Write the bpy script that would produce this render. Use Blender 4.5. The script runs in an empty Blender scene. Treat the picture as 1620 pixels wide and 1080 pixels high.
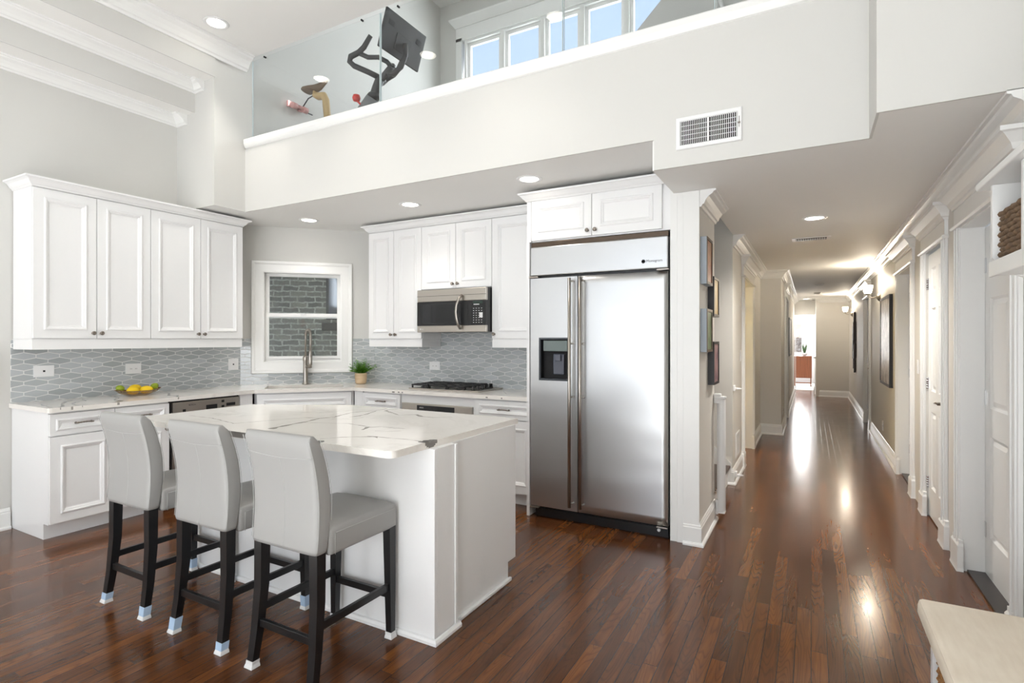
import bpy, bmesh, math, random
from mathutils import Vector, Matrix
random.seed(7)
C = bpy.context.scene.collection
PI = math.pi
R = math.radians

# ------------------------------------------------------------------ camera
cam_d = bpy.data.cameras.new('camera')
cam = bpy.data.objects.new('camera', cam_d)
C.objects.link(cam)
cam_d.sensor_width = 36.0
cam_d.lens = 862.0 / 1620.0 * 36.0
cam_d.shift_y = -3.0 / 1620.0
cam_d.clip_start = 0.05
cam_d.clip_end = 200
cam.location = (0, 0, 1.39)
cam.rotation_euler = (R(90), 0, R(28.76))
bpy.context.scene.camera = cam

# ------------------------------------------------------------------ exposure / sky
vs = bpy.context.scene.view_settings
vs.view_transform = 'Standard'
vs.look = 'None'
vs.gamma = 1.0
vs.use_curve_mapping = False
vs.exposure = 0.14

world = bpy.data.worlds.new('sky')
bpy.context.scene.world = world
world.use_nodes = True
wn = world.node_tree
wn.nodes.clear()
wo = wn.nodes.new('ShaderNodeOutputWorld')
wb = wn.nodes.new('ShaderNodeBackground')
wt = wn.nodes.new('ShaderNodeTexCoord')
wsx = wn.nodes.new('ShaderNodeSeparateXYZ')
wr = wn.nodes.new('ShaderNodeValToRGB')
wr.color_ramp.elements[0].position = 0.0
wr.color_ramp.elements[0].color = (0.66, 0.79, 0.96, 1)
wr.color_ramp.elements[1].position = 0.9
wr.color_ramp.elements[1].color = (0.42, 0.59, 0.93, 1)
wn.links.new(wt.outputs['Generated'], wsx.inputs[0])
wn.links.new(wsx.outputs['Z'], wr.inputs[0])
wn.links.new(wr.outputs[0], wb.inputs['Color'])
wb.inputs['Strength'].default_value = 1.2
wn.links.new(wb.outputs[0], wo.inputs['Surface'])

def area_light(name, loc, rot, sx, sy, power, col=(1, 1, 1), spread=PI):
    l = bpy.data.lights.new(name, 'AREA')
    l.shape = 'RECTANGLE'; l.size = sx; l.size_y = sy
    l.energy = power; l.color = col; l.spread = spread
    o = bpy.data.objects.new(name, l); C.objects.link(o)
    o.location = loc; o.rotation_euler = rot
    return o
# daylight through the tall windows of the living room behind the camera, and over the loft and far room windows, plus an added side fill and sun
area_light('rear_window_daylight_left', (-3.4, -4.6, 1.3), (R(92), 0, 0), 2.2, 2.2, 40, (0.97, 0.985, 1.0))
area_light('rear_window_daylight_right', (-0.8, -4.6, 1.3), (R(92), 0, 0), 2.2, 2.2, 40, (0.97, 0.985, 1.0))
area_light('loft_window_daylight', (-2.4, 6.5, 4.7), (R(-80), 0, 0), 3.6, 1.4, 150, (0.95, 0.98, 1.0))
area_light('far_room_window_daylight', (-0.9, 19.7, 1.5), (R(-90), 0, 0), 1.6, 1.6, 130, (1, 1, 1))
area_light('side_fill_light', (.74, -4.0, 1.5), (R(90), 0, R(52)), 1.4, 2.4, 85, (0.97, 0.985, 1.0))  # added fill for faces turned right; the wall has no window here
sun_d = bpy.data.lights.new('added_bounce_sun', 'SUN')  # added sun; its bounce off the floor behind the camera is the fill
sun_d.energy = 21.0; sun_d.angle = R(2); sun_d.color = (.965, .985, 1.0)
sun_o = bpy.data.objects.new('added_bounce_sun', sun_d); C.objects.link(sun_o)
sun_o.rotation_euler = (R(58), 0, R(-4))

# ------------------------------------------------------------------ node helpers
class N:
    """tiny expression helper for math nodes"""
    def __init__(s, nt, v): s.nt = nt; s.v = v
    def _op(s, op, *a):
        n = s.nt.nodes.new('ShaderNodeMath'); n.operation = op
        for i, q in enumerate((s,) + a):
            q = q.v if isinstance(q, N) else q
            if isinstance(q, (int, float)): n.inputs[i].default_value = q
            else: s.nt.links.new(q, n.inputs[i])
        return N(s.nt, n.outputs[0])
    def __add__(s, o): return s._op('ADD', o)
    def __sub__(s, o): return s._op('SUBTRACT', o)
    def __mul__(s, o): return s._op('MULTIPLY', o)
    def __truediv__(s, o): return s._op('DIVIDE', o)
    def floor(s): return s._op('FLOOR')
    def fract(s): return s._op('FRACT')
    def round(s): return s._op('ROUND')
    def abs(s): return s._op('ABSOLUTE')
    def mod(s, o): return s._op('FLOORED_MODULO', o)
    def min(s, o): return s._op('MINIMUM', o)
    def max(s, o): return s._op('MAXIMUM', o)
    def lt(s, o): return s._op('LESS_THAN', o)
    def gt(s, o): return s._op('GREATER_THAN', o)
    def pow(s, o): return s._op('POWER', o)
    def clamp(s):
        r = s._op('ADD', 0.0); r.v.node.use_clamp = True; return r

def combine(nt, x, y, z=0.0):
    n = nt.nodes.new('ShaderNodeCombineXYZ')
    for i, q in enumerate((x, y, z)):
        q = q.v if isinstance(q, N) else q
        if isinstance(q, (int, float)): n.inputs[i].default_value = q
        else: nt.links.new(q, n.inputs[i])
    return n.outputs[0]
def white(nt, vec):
    n = nt.nodes.new('ShaderNodeTexWhiteNoise'); n.noise_dimensions = '3D'
    nt.links.new(vec, n.inputs['Vector']); return N(nt, n.outputs['Value'])
def noise(nt, vec, scale=5, detail=3, rough=.5, dist=0):
    n = nt.nodes.new('ShaderNodeTexNoise')
    if vec is not None: nt.links.new(vec, n.inputs['Vector'])
    n.inputs['Scale'].default_value = scale; n.inputs['Detail'].default_value = detail
    n.inputs['Roughness'].default_value = rough; n.inputs['Distortion'].default_value = dist
    return N(nt, n.outputs['Fac'])
def ramp(nt, fac, stops, interp='LINEAR'):
    n = nt.nodes.new('ShaderNodeValToRGB'); cr = n.color_ramp; cr.interpolation = interp
    while len(cr.elements) < len(stops): cr.elements.new(0.5)
    for e, (p, c) in zip(cr.elements, stops):
        e.position = p; e.color = tuple(c) + (1,) if len(c) == 3 else c
    nt.links.new(fac.v if isinstance(fac, N) else fac, n.inputs[0])
    return n.outputs[0]
def mix(nt, fac, a, b, mode='MIX'):
    n = nt.nodes.new('ShaderNodeMix'); n.data_type = 'RGBA'; n.blend_type = mode
    for sock, q in ((n.inputs[0], fac), (n.inputs[6], a), (n.inputs[7], b)):
        q = q.v if isinstance(q, N) else q
        if isinstance(q, (int, float)): sock.default_value = q
        elif isinstance(q, tuple): sock.default_value = q + (1,) if len(q) == 3 else q
        else: nt.links.new(q, sock)
    return n.outputs[2]
def bump(nt, b, h, strength=.2, dist=.002):
    n = nt.nodes.new('ShaderNodeBump'); n.inputs['Strength'].default_value = strength
    n.inputs['Distance'].default_value = dist
    nt.links.new(h.v if isinstance(h, N) else h, n.inputs['Height'])
    nt.links.new(n.outputs[0], b.inputs['Normal'])
def srgb(r, g, b):
    f = lambda c: (c / 255 / 12.92) if c / 255 <= .04045 else ((c / 255 + .055) / 1.055) ** 2.4
    return (f(r), f(g), f(b))
def mat(name, col, rough=.5, metal=0.0, **kw):
    m = bpy.data.materials.new(name); m.use_nodes = True
    b = m.node_tree.nodes['Principled BSDF']
    b.inputs['Base Color'].default_value = tuple(col) + (1,)
    b.inputs['Roughness'].default_value = rough
    b.inputs['Metallic'].default_value = metal
    for k, v in kw.items():
        b.inputs[k].default_value = v
    return m
def nodes(m):
    return m.node_tree, m.node_tree.nodes['Principled BSDF']
def objcoord(nt):
    return nt.nodes.new('ShaderNodeTexCoord').outputs['Object']
def sep(nt, v):
    n = nt.nodes.new('ShaderNodeSeparateXYZ'); nt.links.new(v, n.inputs[0])
    return N(nt, n.outputs[0]), N(nt, n.outputs[1]), N(nt, n.outputs[2])

M = {}
M['wall'] = mat('wall_paint', srgb(215, 214, 210), .6)
M['wallgrey'] = mat('hall_wall_paint', srgb(222, 219, 213), .55)
M['ceil'] = mat('ceiling_paint', srgb(246, 245, 242), .65)
M['trimw'] = mat('white_trim_paint', srgb(242, 242, 240), .28)
M['cab'] = mat('white_cabinet_paint', srgb(246, 246, 246), .32)
M['dooryel'] = mat('warm_room_paint', srgb(236, 214, 150), .6)
for k in ('wall', 'wallgrey', 'ceil'):
    nt, b = nodes(M[k]); bump(nt, b, noise(nt, objcoord(nt), 180, 2), .08, .001)
M['black'] = mat('black_plastic', (.012, .012, .013), .3)
M['iron'] = mat('cast_iron', (.02, .02, .021), .45)
M['dark'] = mat('dark_gap', (.01, .01, .01), .8)
M['glassblk'] = mat('black_glass', (.012, .013, .015), .06)
M['chrome'] = mat('chrome', (.72, .72, .73), .12, 1.0)
M['nickel'] = mat('brushed_nickel', srgb(178, 172, 164), .28, 1.0)
M['pewter'] = mat('antique_pewter', srgb(140, 132, 124), .3, 1.0)
M['legblk'] = mat('black_lacquered_wood', (.008, .008, .009), .3)
M['white'] = mat('white_plastic', srgb(240, 240, 240), .35)
M['lettering'] = mat('dark_lettering', (.05, .05, .055), .4)
M['letterlight'] = mat('pale_lettering', (.75, .75, .75), .4)
M['sockblue'] = mat('pale_blue_felt', srgb(176, 200, 226), .8)
M['sockwhite'] = mat('white_felt', srgb(228, 228, 228), .8)
M['red'] = mat('red_knob', srgb(214, 60, 52), .4)
M['pink'] = mat('pink_vinyl', srgb(214, 160, 156), .5)
M['tan'] = mat('tan_metal', srgb(196, 168, 120), .45)
M['brownsad'] = mat('brown_saddle_leather', srgb(110, 92, 72), .5)
M['bikeblk'] = mat('bike_black', srgb(60, 60, 62), .45)
M['bikegrey'] = mat('bike_grey', srgb(125, 127, 130), .4)
M['lemon'] = mat('lemon_skin', srgb(250, 212, 20), .4)
nt, b = nodes(M['lemon']); bump(nt, b, noise(nt, objcoord(nt), 120, 2), .25, .002)
M['lime'] = mat('lime_skin', srgb(150, 170, 40), .4)
M['leafdk'] = mat('succulent_green', srgb(70, 100, 60), .5)
M['rug'] = mat('pale_rug', srgb(236, 235, 232), .95)
M['stone'] = mat('grey_steel_edge', srgb(120, 118, 114), .4)
M['fabricshade'] = mat('roman_shade', srgb(215, 214, 208), .9)

# leather
def leather(name, col):
    m = mat(name, col, .42); nt, b = nodes(m); oc = objcoord(nt)
    v = nt.nodes.new('ShaderNodeTexVoronoi'); v.inputs['Scale'].default_value = 420
    nt.links.new(oc, v.inputs['Vector']); bump(nt, b, v.outputs['Distance'], .12, .001)
    return m
M['leather'] = leather('grey_leather', srgb(158, 157, 155))
M['leatherside'] = leather('shaded_side_leather', srgb(150, 142, 132))  # shaded-side tone of the grey leather put into the colour; unused
M['seam'] = mat('pale_seam_thread', srgb(176, 176, 174), .6)

# brushed stainless, horizontal grain
def steel(name, col, rough, wob=0.0):
    m = mat(name, col, rough, 1.0); nt, b = nodes(m); oc = objcoord(nt)
    x, y, z = sep(nt, oc)
    v = combine(nt, x * 3.0, y * 3.0, z * 420.0)
    g = noise(nt, v, 1.0, 3)
    r = nt.nodes.new('ShaderNodeMapRange'); nt.links.new(g.v, r.inputs[0])
    r.inputs[3].default_value = rough - .02; r.inputs[4].default_value = rough + .03
    nt.links.new(r.outputs[0], b.inputs['Roughness'])
    if wob:
        w = noise(nt, combine(nt, x * 1.3, y, z * 3.5), 1.0, 1)
        n = nt.nodes.new('ShaderNodeBump'); n.inputs['Strength'].default_value = 1.0
        n.inputs['Distance'].default_value = wob
        nt.links.new(w.v, n.inputs['Height']); nt.links.new(n.outputs[0], b.inputs['Normal'])
    return m
M['steel'] = steel('brushed_stainless', srgb(200, 201, 202), .33, .007)
M['steeldk'] = steel('warm_stainless', srgb(186, 180, 172), .3)

# oak strip floor, boards along Y
def floor_mat():
    m = mat('dark_oak_strips', (.1, .05, .03), .2); nt, b = nodes(m)
    x, y, z = sep(nt, objcoord(nt))
    row = (x / .0635).floor()
    rnd = white(nt, combine(nt, row, 3.7, 1.0))
    ys = y / 0.95 + rnd * 7.0
    plank = ys.floor()
    pr = white(nt, combine(nt, row, plank, 5.0))
    pr2 = white(nt, combine(nt, row, plank, 9.0))
    fx = (x / .0635).fract(); fy = ys.fract()
    gap = fx.lt(.022).max(fx.gt(.978)).max(fy.lt(.0022))
    # grain: stretched noise plus cathedral rings
    gv = combine(nt, x * 26.0 + pr * 40.0, y * 1.6 + pr2 * 30.0, 0.0)
    g1 = noise(nt, gv, 1.0, 4, .6, .6)
    rings = (noise(nt, combine(nt, x * 8.0 + pr2 * 50.0, y * .8 + pr * 30.0, 0.0), 1.0, 2, .4) * 30.0).fract()
    ringl = (rings - .5).abs() * 2.0
    fine = noise(nt, combine(nt, x * 240.0, y * 5.0, 0.0), 1.0, 2)
    base = ramp(nt, pr, [(0, srgb(94, 54, 26)), (.35, srgb(122, 71, 33)), (.7, srgb(142, 84, 38)), (1, srgb(158, 96, 44))])
    c1 = mix(nt, (g1 * 1.3 - .2).clamp(), base, srgb(60, 36, 22), 'MIX')
    c1 = mix(nt, (ringl * 2.4 - 1.3).clamp() * .42, c1, srgb(62, 34, 16))
    c1 = mix(nt, fine * .4, c1, srgb(66, 42, 28))
    c = mix(nt, gap, c1, (.012, .007, .005))
    nt.links.new(c, b.inputs['Base Color'])
    rr = nt.nodes.new('ShaderNodeMapRange'); nt.links.new(noise(nt, combine(nt, x, y, 0.0), 3.0, 2).v, rr.inputs[0])
    rr.inputs[3].default_value = .13; rr.inputs[4].default_value = .24
    nt.links.new(rr.outputs[0], b.inputs['Roughness'])
    h = (fine * .2) - gap
    bump(nt, b, h, .22, .0012)
    b.inputs['Specular IOR Level'].default_value = .36
    b.inputs['Coat Weight'].default_value = .08
    b.inputs['Coat Roughness'].default_value = .08
    return m
M['floor'] = floor_mat()
M['treadwood'] = mat('dark_stair_wood', srgb(58, 38, 28), .25)
M['threshold'] = mat('dark_threshold', srgb(52, 46, 44), .3)

# quartz worktop
def marble():
    m = mat('white_quartz', srgb(244, 240, 234), .09); nt, b = nodes(m); oc = objcoord(nt)
    n1 = noise(nt, oc, 1.3, 6, .6, 1.2)
    ln = ((n1 - .5).abs() * 26.0).clamp()
    n2 = noise(nt, oc, 2.2, 2)
    f = ((N(nt, ln.v) * -1.0 + 1.0) * (n2 * 2.4 - .9).clamp() * .35).clamp()
    c = mix(nt, f, srgb(246, 242, 236), srgb(196, 190, 182))
    nt.links.new(c, b.inputs['Base Color'])
    return m
M['quartz'] = marble()
M['vein'] = mat('quartz_vein_grey', srgb(168, 163, 156), .1)
M['veindk'] = mat('quartz_vein_dark', srgb(128, 124, 120), .1)

# elongated hexagon tile; UV = metres along wall, height
def tile():
    m = mat('grey_hex_tile', srgb(150, 155, 157), .12); nt, b = nodes(m)
    uv = nt.nodes.new('ShaderNodeUVMap').outputs[0]
    x, y, _ = sep(nt, uv)
    W, S, A = .148, .0405, .0078
    k = (y / S).round()
    par = k.mod(2.0)                       # parity of nearest boundary
    t = (((x / W).fract() - .5).abs() * 4.0) - 1.0   # tri: +1 at x=0, -1 at W/2
    sgn = par * -2.0 + 1.0
    bk = k * S + t * sgn * A
    d1 = (y - bk).abs()
    row = k - y.lt(bk)
    rp = row.mod(2.0)
    xs = (x / W) + rp * .5 + .5                 # vertical joints
    d2 = ((xs.fract()) - .5).abs() * W
    col = (xs + .5).floor()
    d = d1.min(d2)
    g = d.lt(.0027)
    rn = white(nt, combine(nt, row, col, 2.0))
    tc = ramp(nt, rn, [(0, srgb(172, 177, 179)), (.5, srgb(184, 189, 191)), (1, srgb(194, 199, 202))])
    c = mix(nt, g, tc, srgb(232, 232, 230))
    nt.links.new(c, b.inputs['Base Color'])
    nt.links.new((g * .5 + .12).v, b.inputs['Roughness'])
    bump(nt, b, (d * 200.0).clamp(), .4, .0015)
    return m
M['tile'] = tile()

def brick():
    m = mat('weathered_brick', (.2, .2, .2), .9); nt, b = nodes(m)
    uv = nt.nodes.new('ShaderNodeUVMap').outputs[0]
    x, y, _ = sep(nt, uv)
    dn = noise(nt, uv, 7, 3)
    dn2 = noise(nt, combine(nt, x + 5.0, y, 0.0), 9, 3)
    v = combine(nt, x + dn * .07, y + dn2 * .045)
    br = nt.nodes.new('ShaderNodeTexBrick')
    nt.links.new(v, br.inputs['Vector'])
    br.inputs['Scale'].default_value = 1.0
    br.inputs['Brick Width'].default_value = .19; br.inputs['Row Height'].default_value = .067
    br.inputs['Mortar Size'].default_value = .011; br.inputs['Mortar Smooth'].default_value = .35
    br.inputs['Bias'].default_value = -.1
    br.inputs['Color1'].default_value = srgb(132, 136, 128) + (1,)
    br.inputs['Color2'].default_value = srgb(180, 180, 166) + (1,)
    br.inputs['Mortar'].default_value = srgb(228, 234, 224) + (1,)
    patch = (noise(nt, uv, 7.0, 5) * 5.0 - 2.6).clamp()
    spk = (noise(nt, uv, 42.0, 4, .7) * 3.0 - 1.2).clamp()
    c0 = mix(nt, spk * .55, br.outputs[0], srgb(96, 98, 92))
    c = mix(nt, patch * .6, c0, srgb(176, 178, 164))
    stain = (noise(nt, combine(nt, x * 2.0, y * 2.0 + 9.0), 2.5, 3) * 5.0 - 3.2).clamp()
    c = mix(nt, stain * .6, c, srgb(160, 128, 108))
    nt.links.new(c, b.inputs['Base Color'])
    bump(nt, b, br.outputs['Fac'], -.6, .01)
    return m
M['brick'] = brick()

def woodgrain(name, a, c_, sc=(3, 60, 3), rough=.4):
    m = mat(name, a, rough); nt, b = nodes(m); x, y, z = sep(nt, objcoord(nt))
    f = noise(nt, combine(nt, x * sc[0], y * sc[1], z * sc[2]), 1.0, 4, .6, .4)
    nt.links.new(ramp(nt, f, [(.3, a), (.7, c_)]), b.inputs['Base Color'])
    return m
M['walnut'] = woodgrain('walnut', srgb(150, 88, 52), srgb(112, 60, 34), (60, 60, 2))
M['birch'] = woodgrain('pale_turned_wood', srgb(226, 200, 166), srgb(206, 176, 138), (6, 6, 40), .55)
M['framewd'] = mat('brown_picture_frame', srgb(96, 78, 62), .4)
M['frameblk'] = mat('black_picture_frame', srgb(26, 22, 22), .35)
M['frameblue'] = mat('blue_grey_canvas_edge', srgb(158, 166, 174), .7)

def wicker(name, a, c_):
    m = mat(name, a, .75); nt, b = nodes(m); x, y, z = sep(nt, objcoord(nt))
    f = noise(nt, objcoord(nt), 60, 3)
    nt.links.new(ramp(nt, f, [(.3, a), (.7, c_)]), b.inputs['Base Color'])
    bump(nt, b, f, .5, .003)
    return m
M['rope'] = wicker('seagrass_rope', srgb(132, 106, 80), srgb(92, 72, 54))
M['wicker'] = wicker('rattan', srgb(190, 140, 84), srgb(120, 78, 40))
def cushion():
    m = mat('cream_suede', srgb(226, 214, 196), .85); nt, b = nodes(m)
    f = noise(nt, objcoord(nt), 6, 4); x, y, z = sep(nt, objcoord(nt))
    f2 = noise(nt, combine(nt, x * 10.0, y * 60.0, z * 10.0), 1.0, 3)
    nt.links.new(ramp(nt, f * .6 + f2 * .4, [(.3, srgb(224, 211, 193)), (.7, srgb(240, 230, 214))]), b.inputs['Base Color'])
    bump(nt, b, noise(nt, objcoord(nt), 300, 2), .2, .001)
    return m
M['cushion'] = cushion()

def leaf(name, a, c_):
    m = mat(name, a, .5); nt, b = nodes(m)
    g = nt.nodes.new('ShaderNodeNewGeometry')
    nt.links.new(ramp(nt, N(nt, g.outputs['Random Per Island']), [(0, a), (1, c_)]), b.inputs['Base Color'])
    b.inputs['Subsurface Weight'].default_value = 0.0
    return m
M['leaf'] = leaf('fresh_green_leaf', srgb(128, 186, 44), srgb(76, 142, 30))

def glass(name, tint=(1, 1, 1), rough=0.0, ior=1.45):
    m = bpy.data.materials.new(name); m.use_nodes = True; nt = m.node_tree; nt.nodes.clear()
    o = nt.nodes.new('ShaderNodeOutputMaterial'); mx = nt.nodes.new('ShaderNodeMixShader')
    t = nt.nodes.new('ShaderNodeBsdfTransparent'); t.inputs[0].default_value = tuple(tint) + (1,)
    g = nt.nodes.new('ShaderNodeBsdfGlossy'); g.inputs['Roughness'].default_value = rough
    lw = nt.nodes.new('ShaderNodeLayerWeight'); lw.inputs[0].default_value = .5
    f0 = ((ior - 1) / (ior + 1)) ** 2
    f = (N(nt, lw.outputs['Facing']).pow(5.0) * (1 - f0) + f0).clamp()
    nt.links.new(f.v, mx.inputs[0]); nt.links.new(t.outputs[0], mx.inputs[1])
    nt.links.new(g.outputs[0], mx.inputs[2]); nt.links.new(mx.outputs[0], o.inputs[0])
    return m
M['glass'] = glass('clear_glass', (.97, .98, .98))
M['bowlglass'] = glass('amber_tinted_glass', (.86, .78, .66), .02, 1.6)
M['glassedge'] = mat('polished_glass_edge', srgb(210, 222, 224), .1)
def emit(name, col, s):
    m = bpy.data.materials.new(name); m.use_nodes = True; nt = m.node_tree; nt.nodes.clear()
    o = nt.nodes.new('ShaderNodeOutputMaterial'); e = nt.nodes.new('ShaderNodeEmission')
    e.inputs[0].default_value = tuple(col) + (1,); e.inputs[1].default_value = s
    nt.links.new(e.outputs[0], o.inputs[0]); return m
M['lamp'] = emit('downlight_lens_glow', (1, .93, .82), 14)
M['sconce'] = emit('sconce_glass_glow', (1, .82, .56), 16)

def art_mat(name, cols, sc=6, vert=False):
    m = mat(name, cols[0], .35); nt, b = nodes(m); oc = objcoord(nt)
    f = noise(nt, oc, sc, 5, .6, .8)
    if vert:
        x, y, z = sep(nt, oc)
        f = noise(nt, combine(nt, x * 20.0, y * 20.0, z * 5.0), 1.0, 5, .7, .5)
    n = len(cols)
    nt.links.new(ramp(nt, f, [(.3 + .4 * i / max(1, n - 1), c) for i, c in enumerate(cols)]), b.inputs['Base Color'])
    return m

# ------------------------------------------------------------------ mesh helpers
def box(bm, x0, x1, y0, y1, z0, z1, mi=0, bev=0.0, seg=2):
    vs_ = [bm.verts.new(p) for p in ((x0, y0, z0), (x1, y0, z0), (x1, y1, z0), (x0, y1, z0),
                                     (x0, y0, z1), (x1, y0, z1), (x1, y1, z1), (x0, y1, z1))]
    fs = []
    for f in ((0, 3, 2, 1), (4, 5, 6, 7), (0, 1, 5, 4), (1, 2, 6, 5), (2, 3, 7, 6), (3, 0, 4, 7)):
        fc = bm.faces.new([vs_[i] for i in f]); fc.material_index = mi; fs.append(fc)
    if bev > 0:
        es = list({e for f in fs for e in f.edges})
        r = bmesh.ops.bevel(bm, geom=es, offset=bev, segments=seg, affect='EDGES', profile=.5)
        for f in r['faces']: f.material_index = mi
    return vs_
def tube(bm, pts, rad, seg=10, mi=0, cap=True, squash=1.0):
    pts = [Vector(p) for p in pts]; n = len(pts)
    rads = rad if isinstance(rad, (list, tuple)) else [rad] * n
    rings = []; up = None
    for i, p in enumerate(pts):
        d = (pts[min(i + 1, n - 1)] - pts[max(i - 1, 0)]).normalized()
        if up is None:
            up = Vector((0, 0, 1)) if abs(d.z) < .9 else Vector((1, 0, 0))
        a = d.cross(up).normalized(); b_ = a.cross(d).normalized(); up = b_
        rings.append([bm.verts.new(p + a * math.cos(2 * PI * k / seg) * rads[i] + b_ * math.sin(2 * PI * k / seg) * rads[i] * squash) for k in range(seg)])
    for i in range(n - 1):
        for k in range(seg):
            f = bm.faces.new((rings[i][k], rings[i][(k + 1) % seg], rings[i + 1][(k + 1) % seg], rings[i + 1][k]))
            f.smooth = True; f.material_index = mi
    if cap:
        f = bm.faces.new(rings[0][::-1]); f.material_index = mi
        f = bm.faces.new(rings[-1]); f.material_index = mi
def lathe(bm, prof, seg=24, mi=0, c=(0, 0, 0), ax='Z', smooth=True):
    rings = []
    for r, h in prof:
        ring = []
        for k in range(seg):
            a = 2 * PI * k / seg; x, y, z = r * math.cos(a), r * math.sin(a), h
            if ax == 'Y': x, y, z = x, -z, y     # axis towards -Y
            if ax == 'X': x, y, z = z, x, y
            ring.append(bm.verts.new((c[0] + x, c[1] + y, c[2] + z)))
        rings.append(ring)
    for i in range(len(rings) - 1):
        for k in range(seg):
            f = bm.faces.new((rings[i][k], rings[i][(k + 1) % seg], rings[i + 1][(k + 1) % seg], rings[i + 1][k]))
            f.smooth = smooth; f.material_index = mi
    for rg in (rings[0], rings[-1]):
        try:
            f = bm.faces.new(rg); f.material_index = mi
        except Exception: pass
def prism(bm, poly, z0, z1, mi=0, holes=()):
    """polygon (xy) with holes extruded in z"""
    loops = [list(poly)] + [list(h) for h in holes]
    for z in (z0, z1):
        edges = []
        for lp in loops:
            v = [bm.verts.new((p[0], p[1], z)) for p in lp]
            for i in range(len(v)): edges.append(bm.edges.new((v[i], v[(i + 1) % len(v)])))
        r = bmesh.ops.triangle_fill(bm, use_beauty=True, edges=edges)
        for g in r['geom']:
            if isinstance(g, bmesh.types.BMFace): g.material_index = mi
    for lp in loops:
        n = len(lp)
        a = [bm.verts.new((p[0], p[1], z0)) for p in lp]; b_ = [bm.verts.new((p[0], p[1], z1)) for p in lp]
        for i in range(n):
            f = bm.faces.new((a[i], a[(i + 1) % n], b_[(i + 1) % n], b_[i])); f.material_index = mi
    bmesh.ops.remove_doubles(bm, verts=bm.verts, dist=1e-5)
def sweep(bm, path, prof, mi=0, closed=False, smooth=False):
    """profile [(d, z)] swept along xy path; d goes to the LEFT of travel"""
    n = len(path); P2 = [Vector(p[:2]) for p in path]; rings = []
    for i in range(n):
        if closed or 0 < i < n - 1:
            a = (P2[i] - P2[i - 1]).normalized(); b_ = (P2[(i + 1) % n] - P2[i]).normalized()
        else:
            a = b_ = (P2[1] - P2[0]).normalized() if i == 0 else (P2[-1] - P2[-2]).normalized()
        na = Vector((-a.y, a.x)); nb = Vector((-b_.y, b_.x)); m = (na + nb)
        m = m / max(1e-6, m.dot(na)) if m.length > 1e-6 else na
        rings.append([bm.verts.new((P2[i].x + m.x * d, P2[i].y + m.y * d, z)) for d, z in prof])
    k = len(prof)
    for i in range(n if closed else n - 1):
        r0, r1 = rings[i], rings[(i + 1) % n]
        for j in range(k):
            f = bm.faces.new((r0[j], r1[j], r1[(j + 1) % k], r0[(j + 1) % k])); f.material_index = mi; f.smooth = smooth
    if not closed:
        for rg in (rings[0], rings[-1]):
            f = bm.faces.new(rg); f.material_index = mi
def loft_rect(bm, x0, x1, z0, z1, loops, y=0.0, mi=0, fill=True, fmi=None):
    """nested rectangles facing -Y: loops [(inset, dy)] from outside in"""
    prev = None
    for ins, dy in loops:
        r = [bm.verts.new(p) for p in ((x0 + ins, y + dy, z0 + ins), (x1 - ins, y + dy, z0 + ins), (x1 - ins, y + dy, z1 - ins), (x0 + ins, y + dy, z1 - ins))]
        if prev:
            for i in range(4):
                f = bm.faces.new((prev[i], prev[(i + 1) % 4], r[(i + 1) % 4], r[i])); f.material_index = mi
        prev = r
    if fill:
        f = bm.faces.new(prev); f.material_index = mi if fmi is None else fmi
def panel_slab(bm, w, h, t, panels, loops, x0=0.0, z0=0.0, y=0.0, mi=0):
    """slab front at y (facing -Y), thickness t behind, with moulded panels [(x0,x1,z0,z1)]"""
    xs = sorted({0, w} | {p[0] for p in panels} | {p[1] for p in panels})
    zs = sorted({0, h} | {p[2] for p in panels} | {p[3] for p in panels})
    for i in range(len(xs) - 1):
        for j in range(len(zs) - 1):
            cx, cz = (xs[i] + xs[i + 1]) / 2, (zs[j] + zs[j + 1]) / 2
            if any(p[0] < cx < p[1] and p[2] < cz < p[3] for p in panels): continue
            v = [bm.verts.new((x0 + a, y, z0 + c)) for a, c in ((xs[i], zs[j]), (xs[i + 1], zs[j]), (xs[i + 1], zs[j + 1]), (xs[i], zs[j + 1]))]
            bm.faces.new(v).material_index = mi
    for p in panels: loft_rect(bm, x0 + p[0], x0 + p[1], z0 + p[2], z0 + p[3], loops, y, mi)
    bk = [bm.verts.new(p) for p in ((x0, y + t, z0), (x0 + w, y + t, z0), (x0 + w, y + t, z0 + h), (x0, y + t, z0 + h))]
    fr = [bm.verts.new(p) for p in ((x0, y, z0), (x0 + w, y, z0), (x0 + w, y, z0 + h), (x0, y, z0 + h))]
    bm.faces.new(bk[::-1]).material_index = mi
    for i in range(4): bm.faces.new((fr[i], bk[i], bk[(i + 1) % 4], fr[(i + 1) % 4])).material_index = mi
    bmesh.ops.remove_doubles(bm, verts=bm.verts, dist=1e-5)
def finish(bm, name, mats, parent=None, recalc=True, smooth=False):
    if recalc: bmesh.ops.recalc_face_normals(bm, faces=bm.faces)
    me = bpy.data.meshes.new(name); bm.to_mesh(me); bm.free()
    for m in (mats if isinstance(mats, (list, tuple)) else [mats]): me.materials.append(M[m] if isinstance(m, str) else m)
    if smooth:
        for p in me.polygons: p.use_smooth = True
    o = bpy.data.objects.new(name, me); C.objects.link(o)
    if parent: o.parent = parent
    return o
B = bmesh.new
def thing(name, label, cat, loc=(0, 0, 0), rz=0, group=None):
    o = bpy.data.objects.new(name, None); C.objects.link(o); o.empty_display_size = .1
    o.location = loc; o.rotation_euler = (0, 0, R(rz)); o['label'] = label; o['category'] = cat
    if group: o['group'] = group
    return o
def tag(o, label, cat, group=None):
    o['label'] = label; o['category'] = cat
    if group: o['group'] = group
    return o
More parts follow.
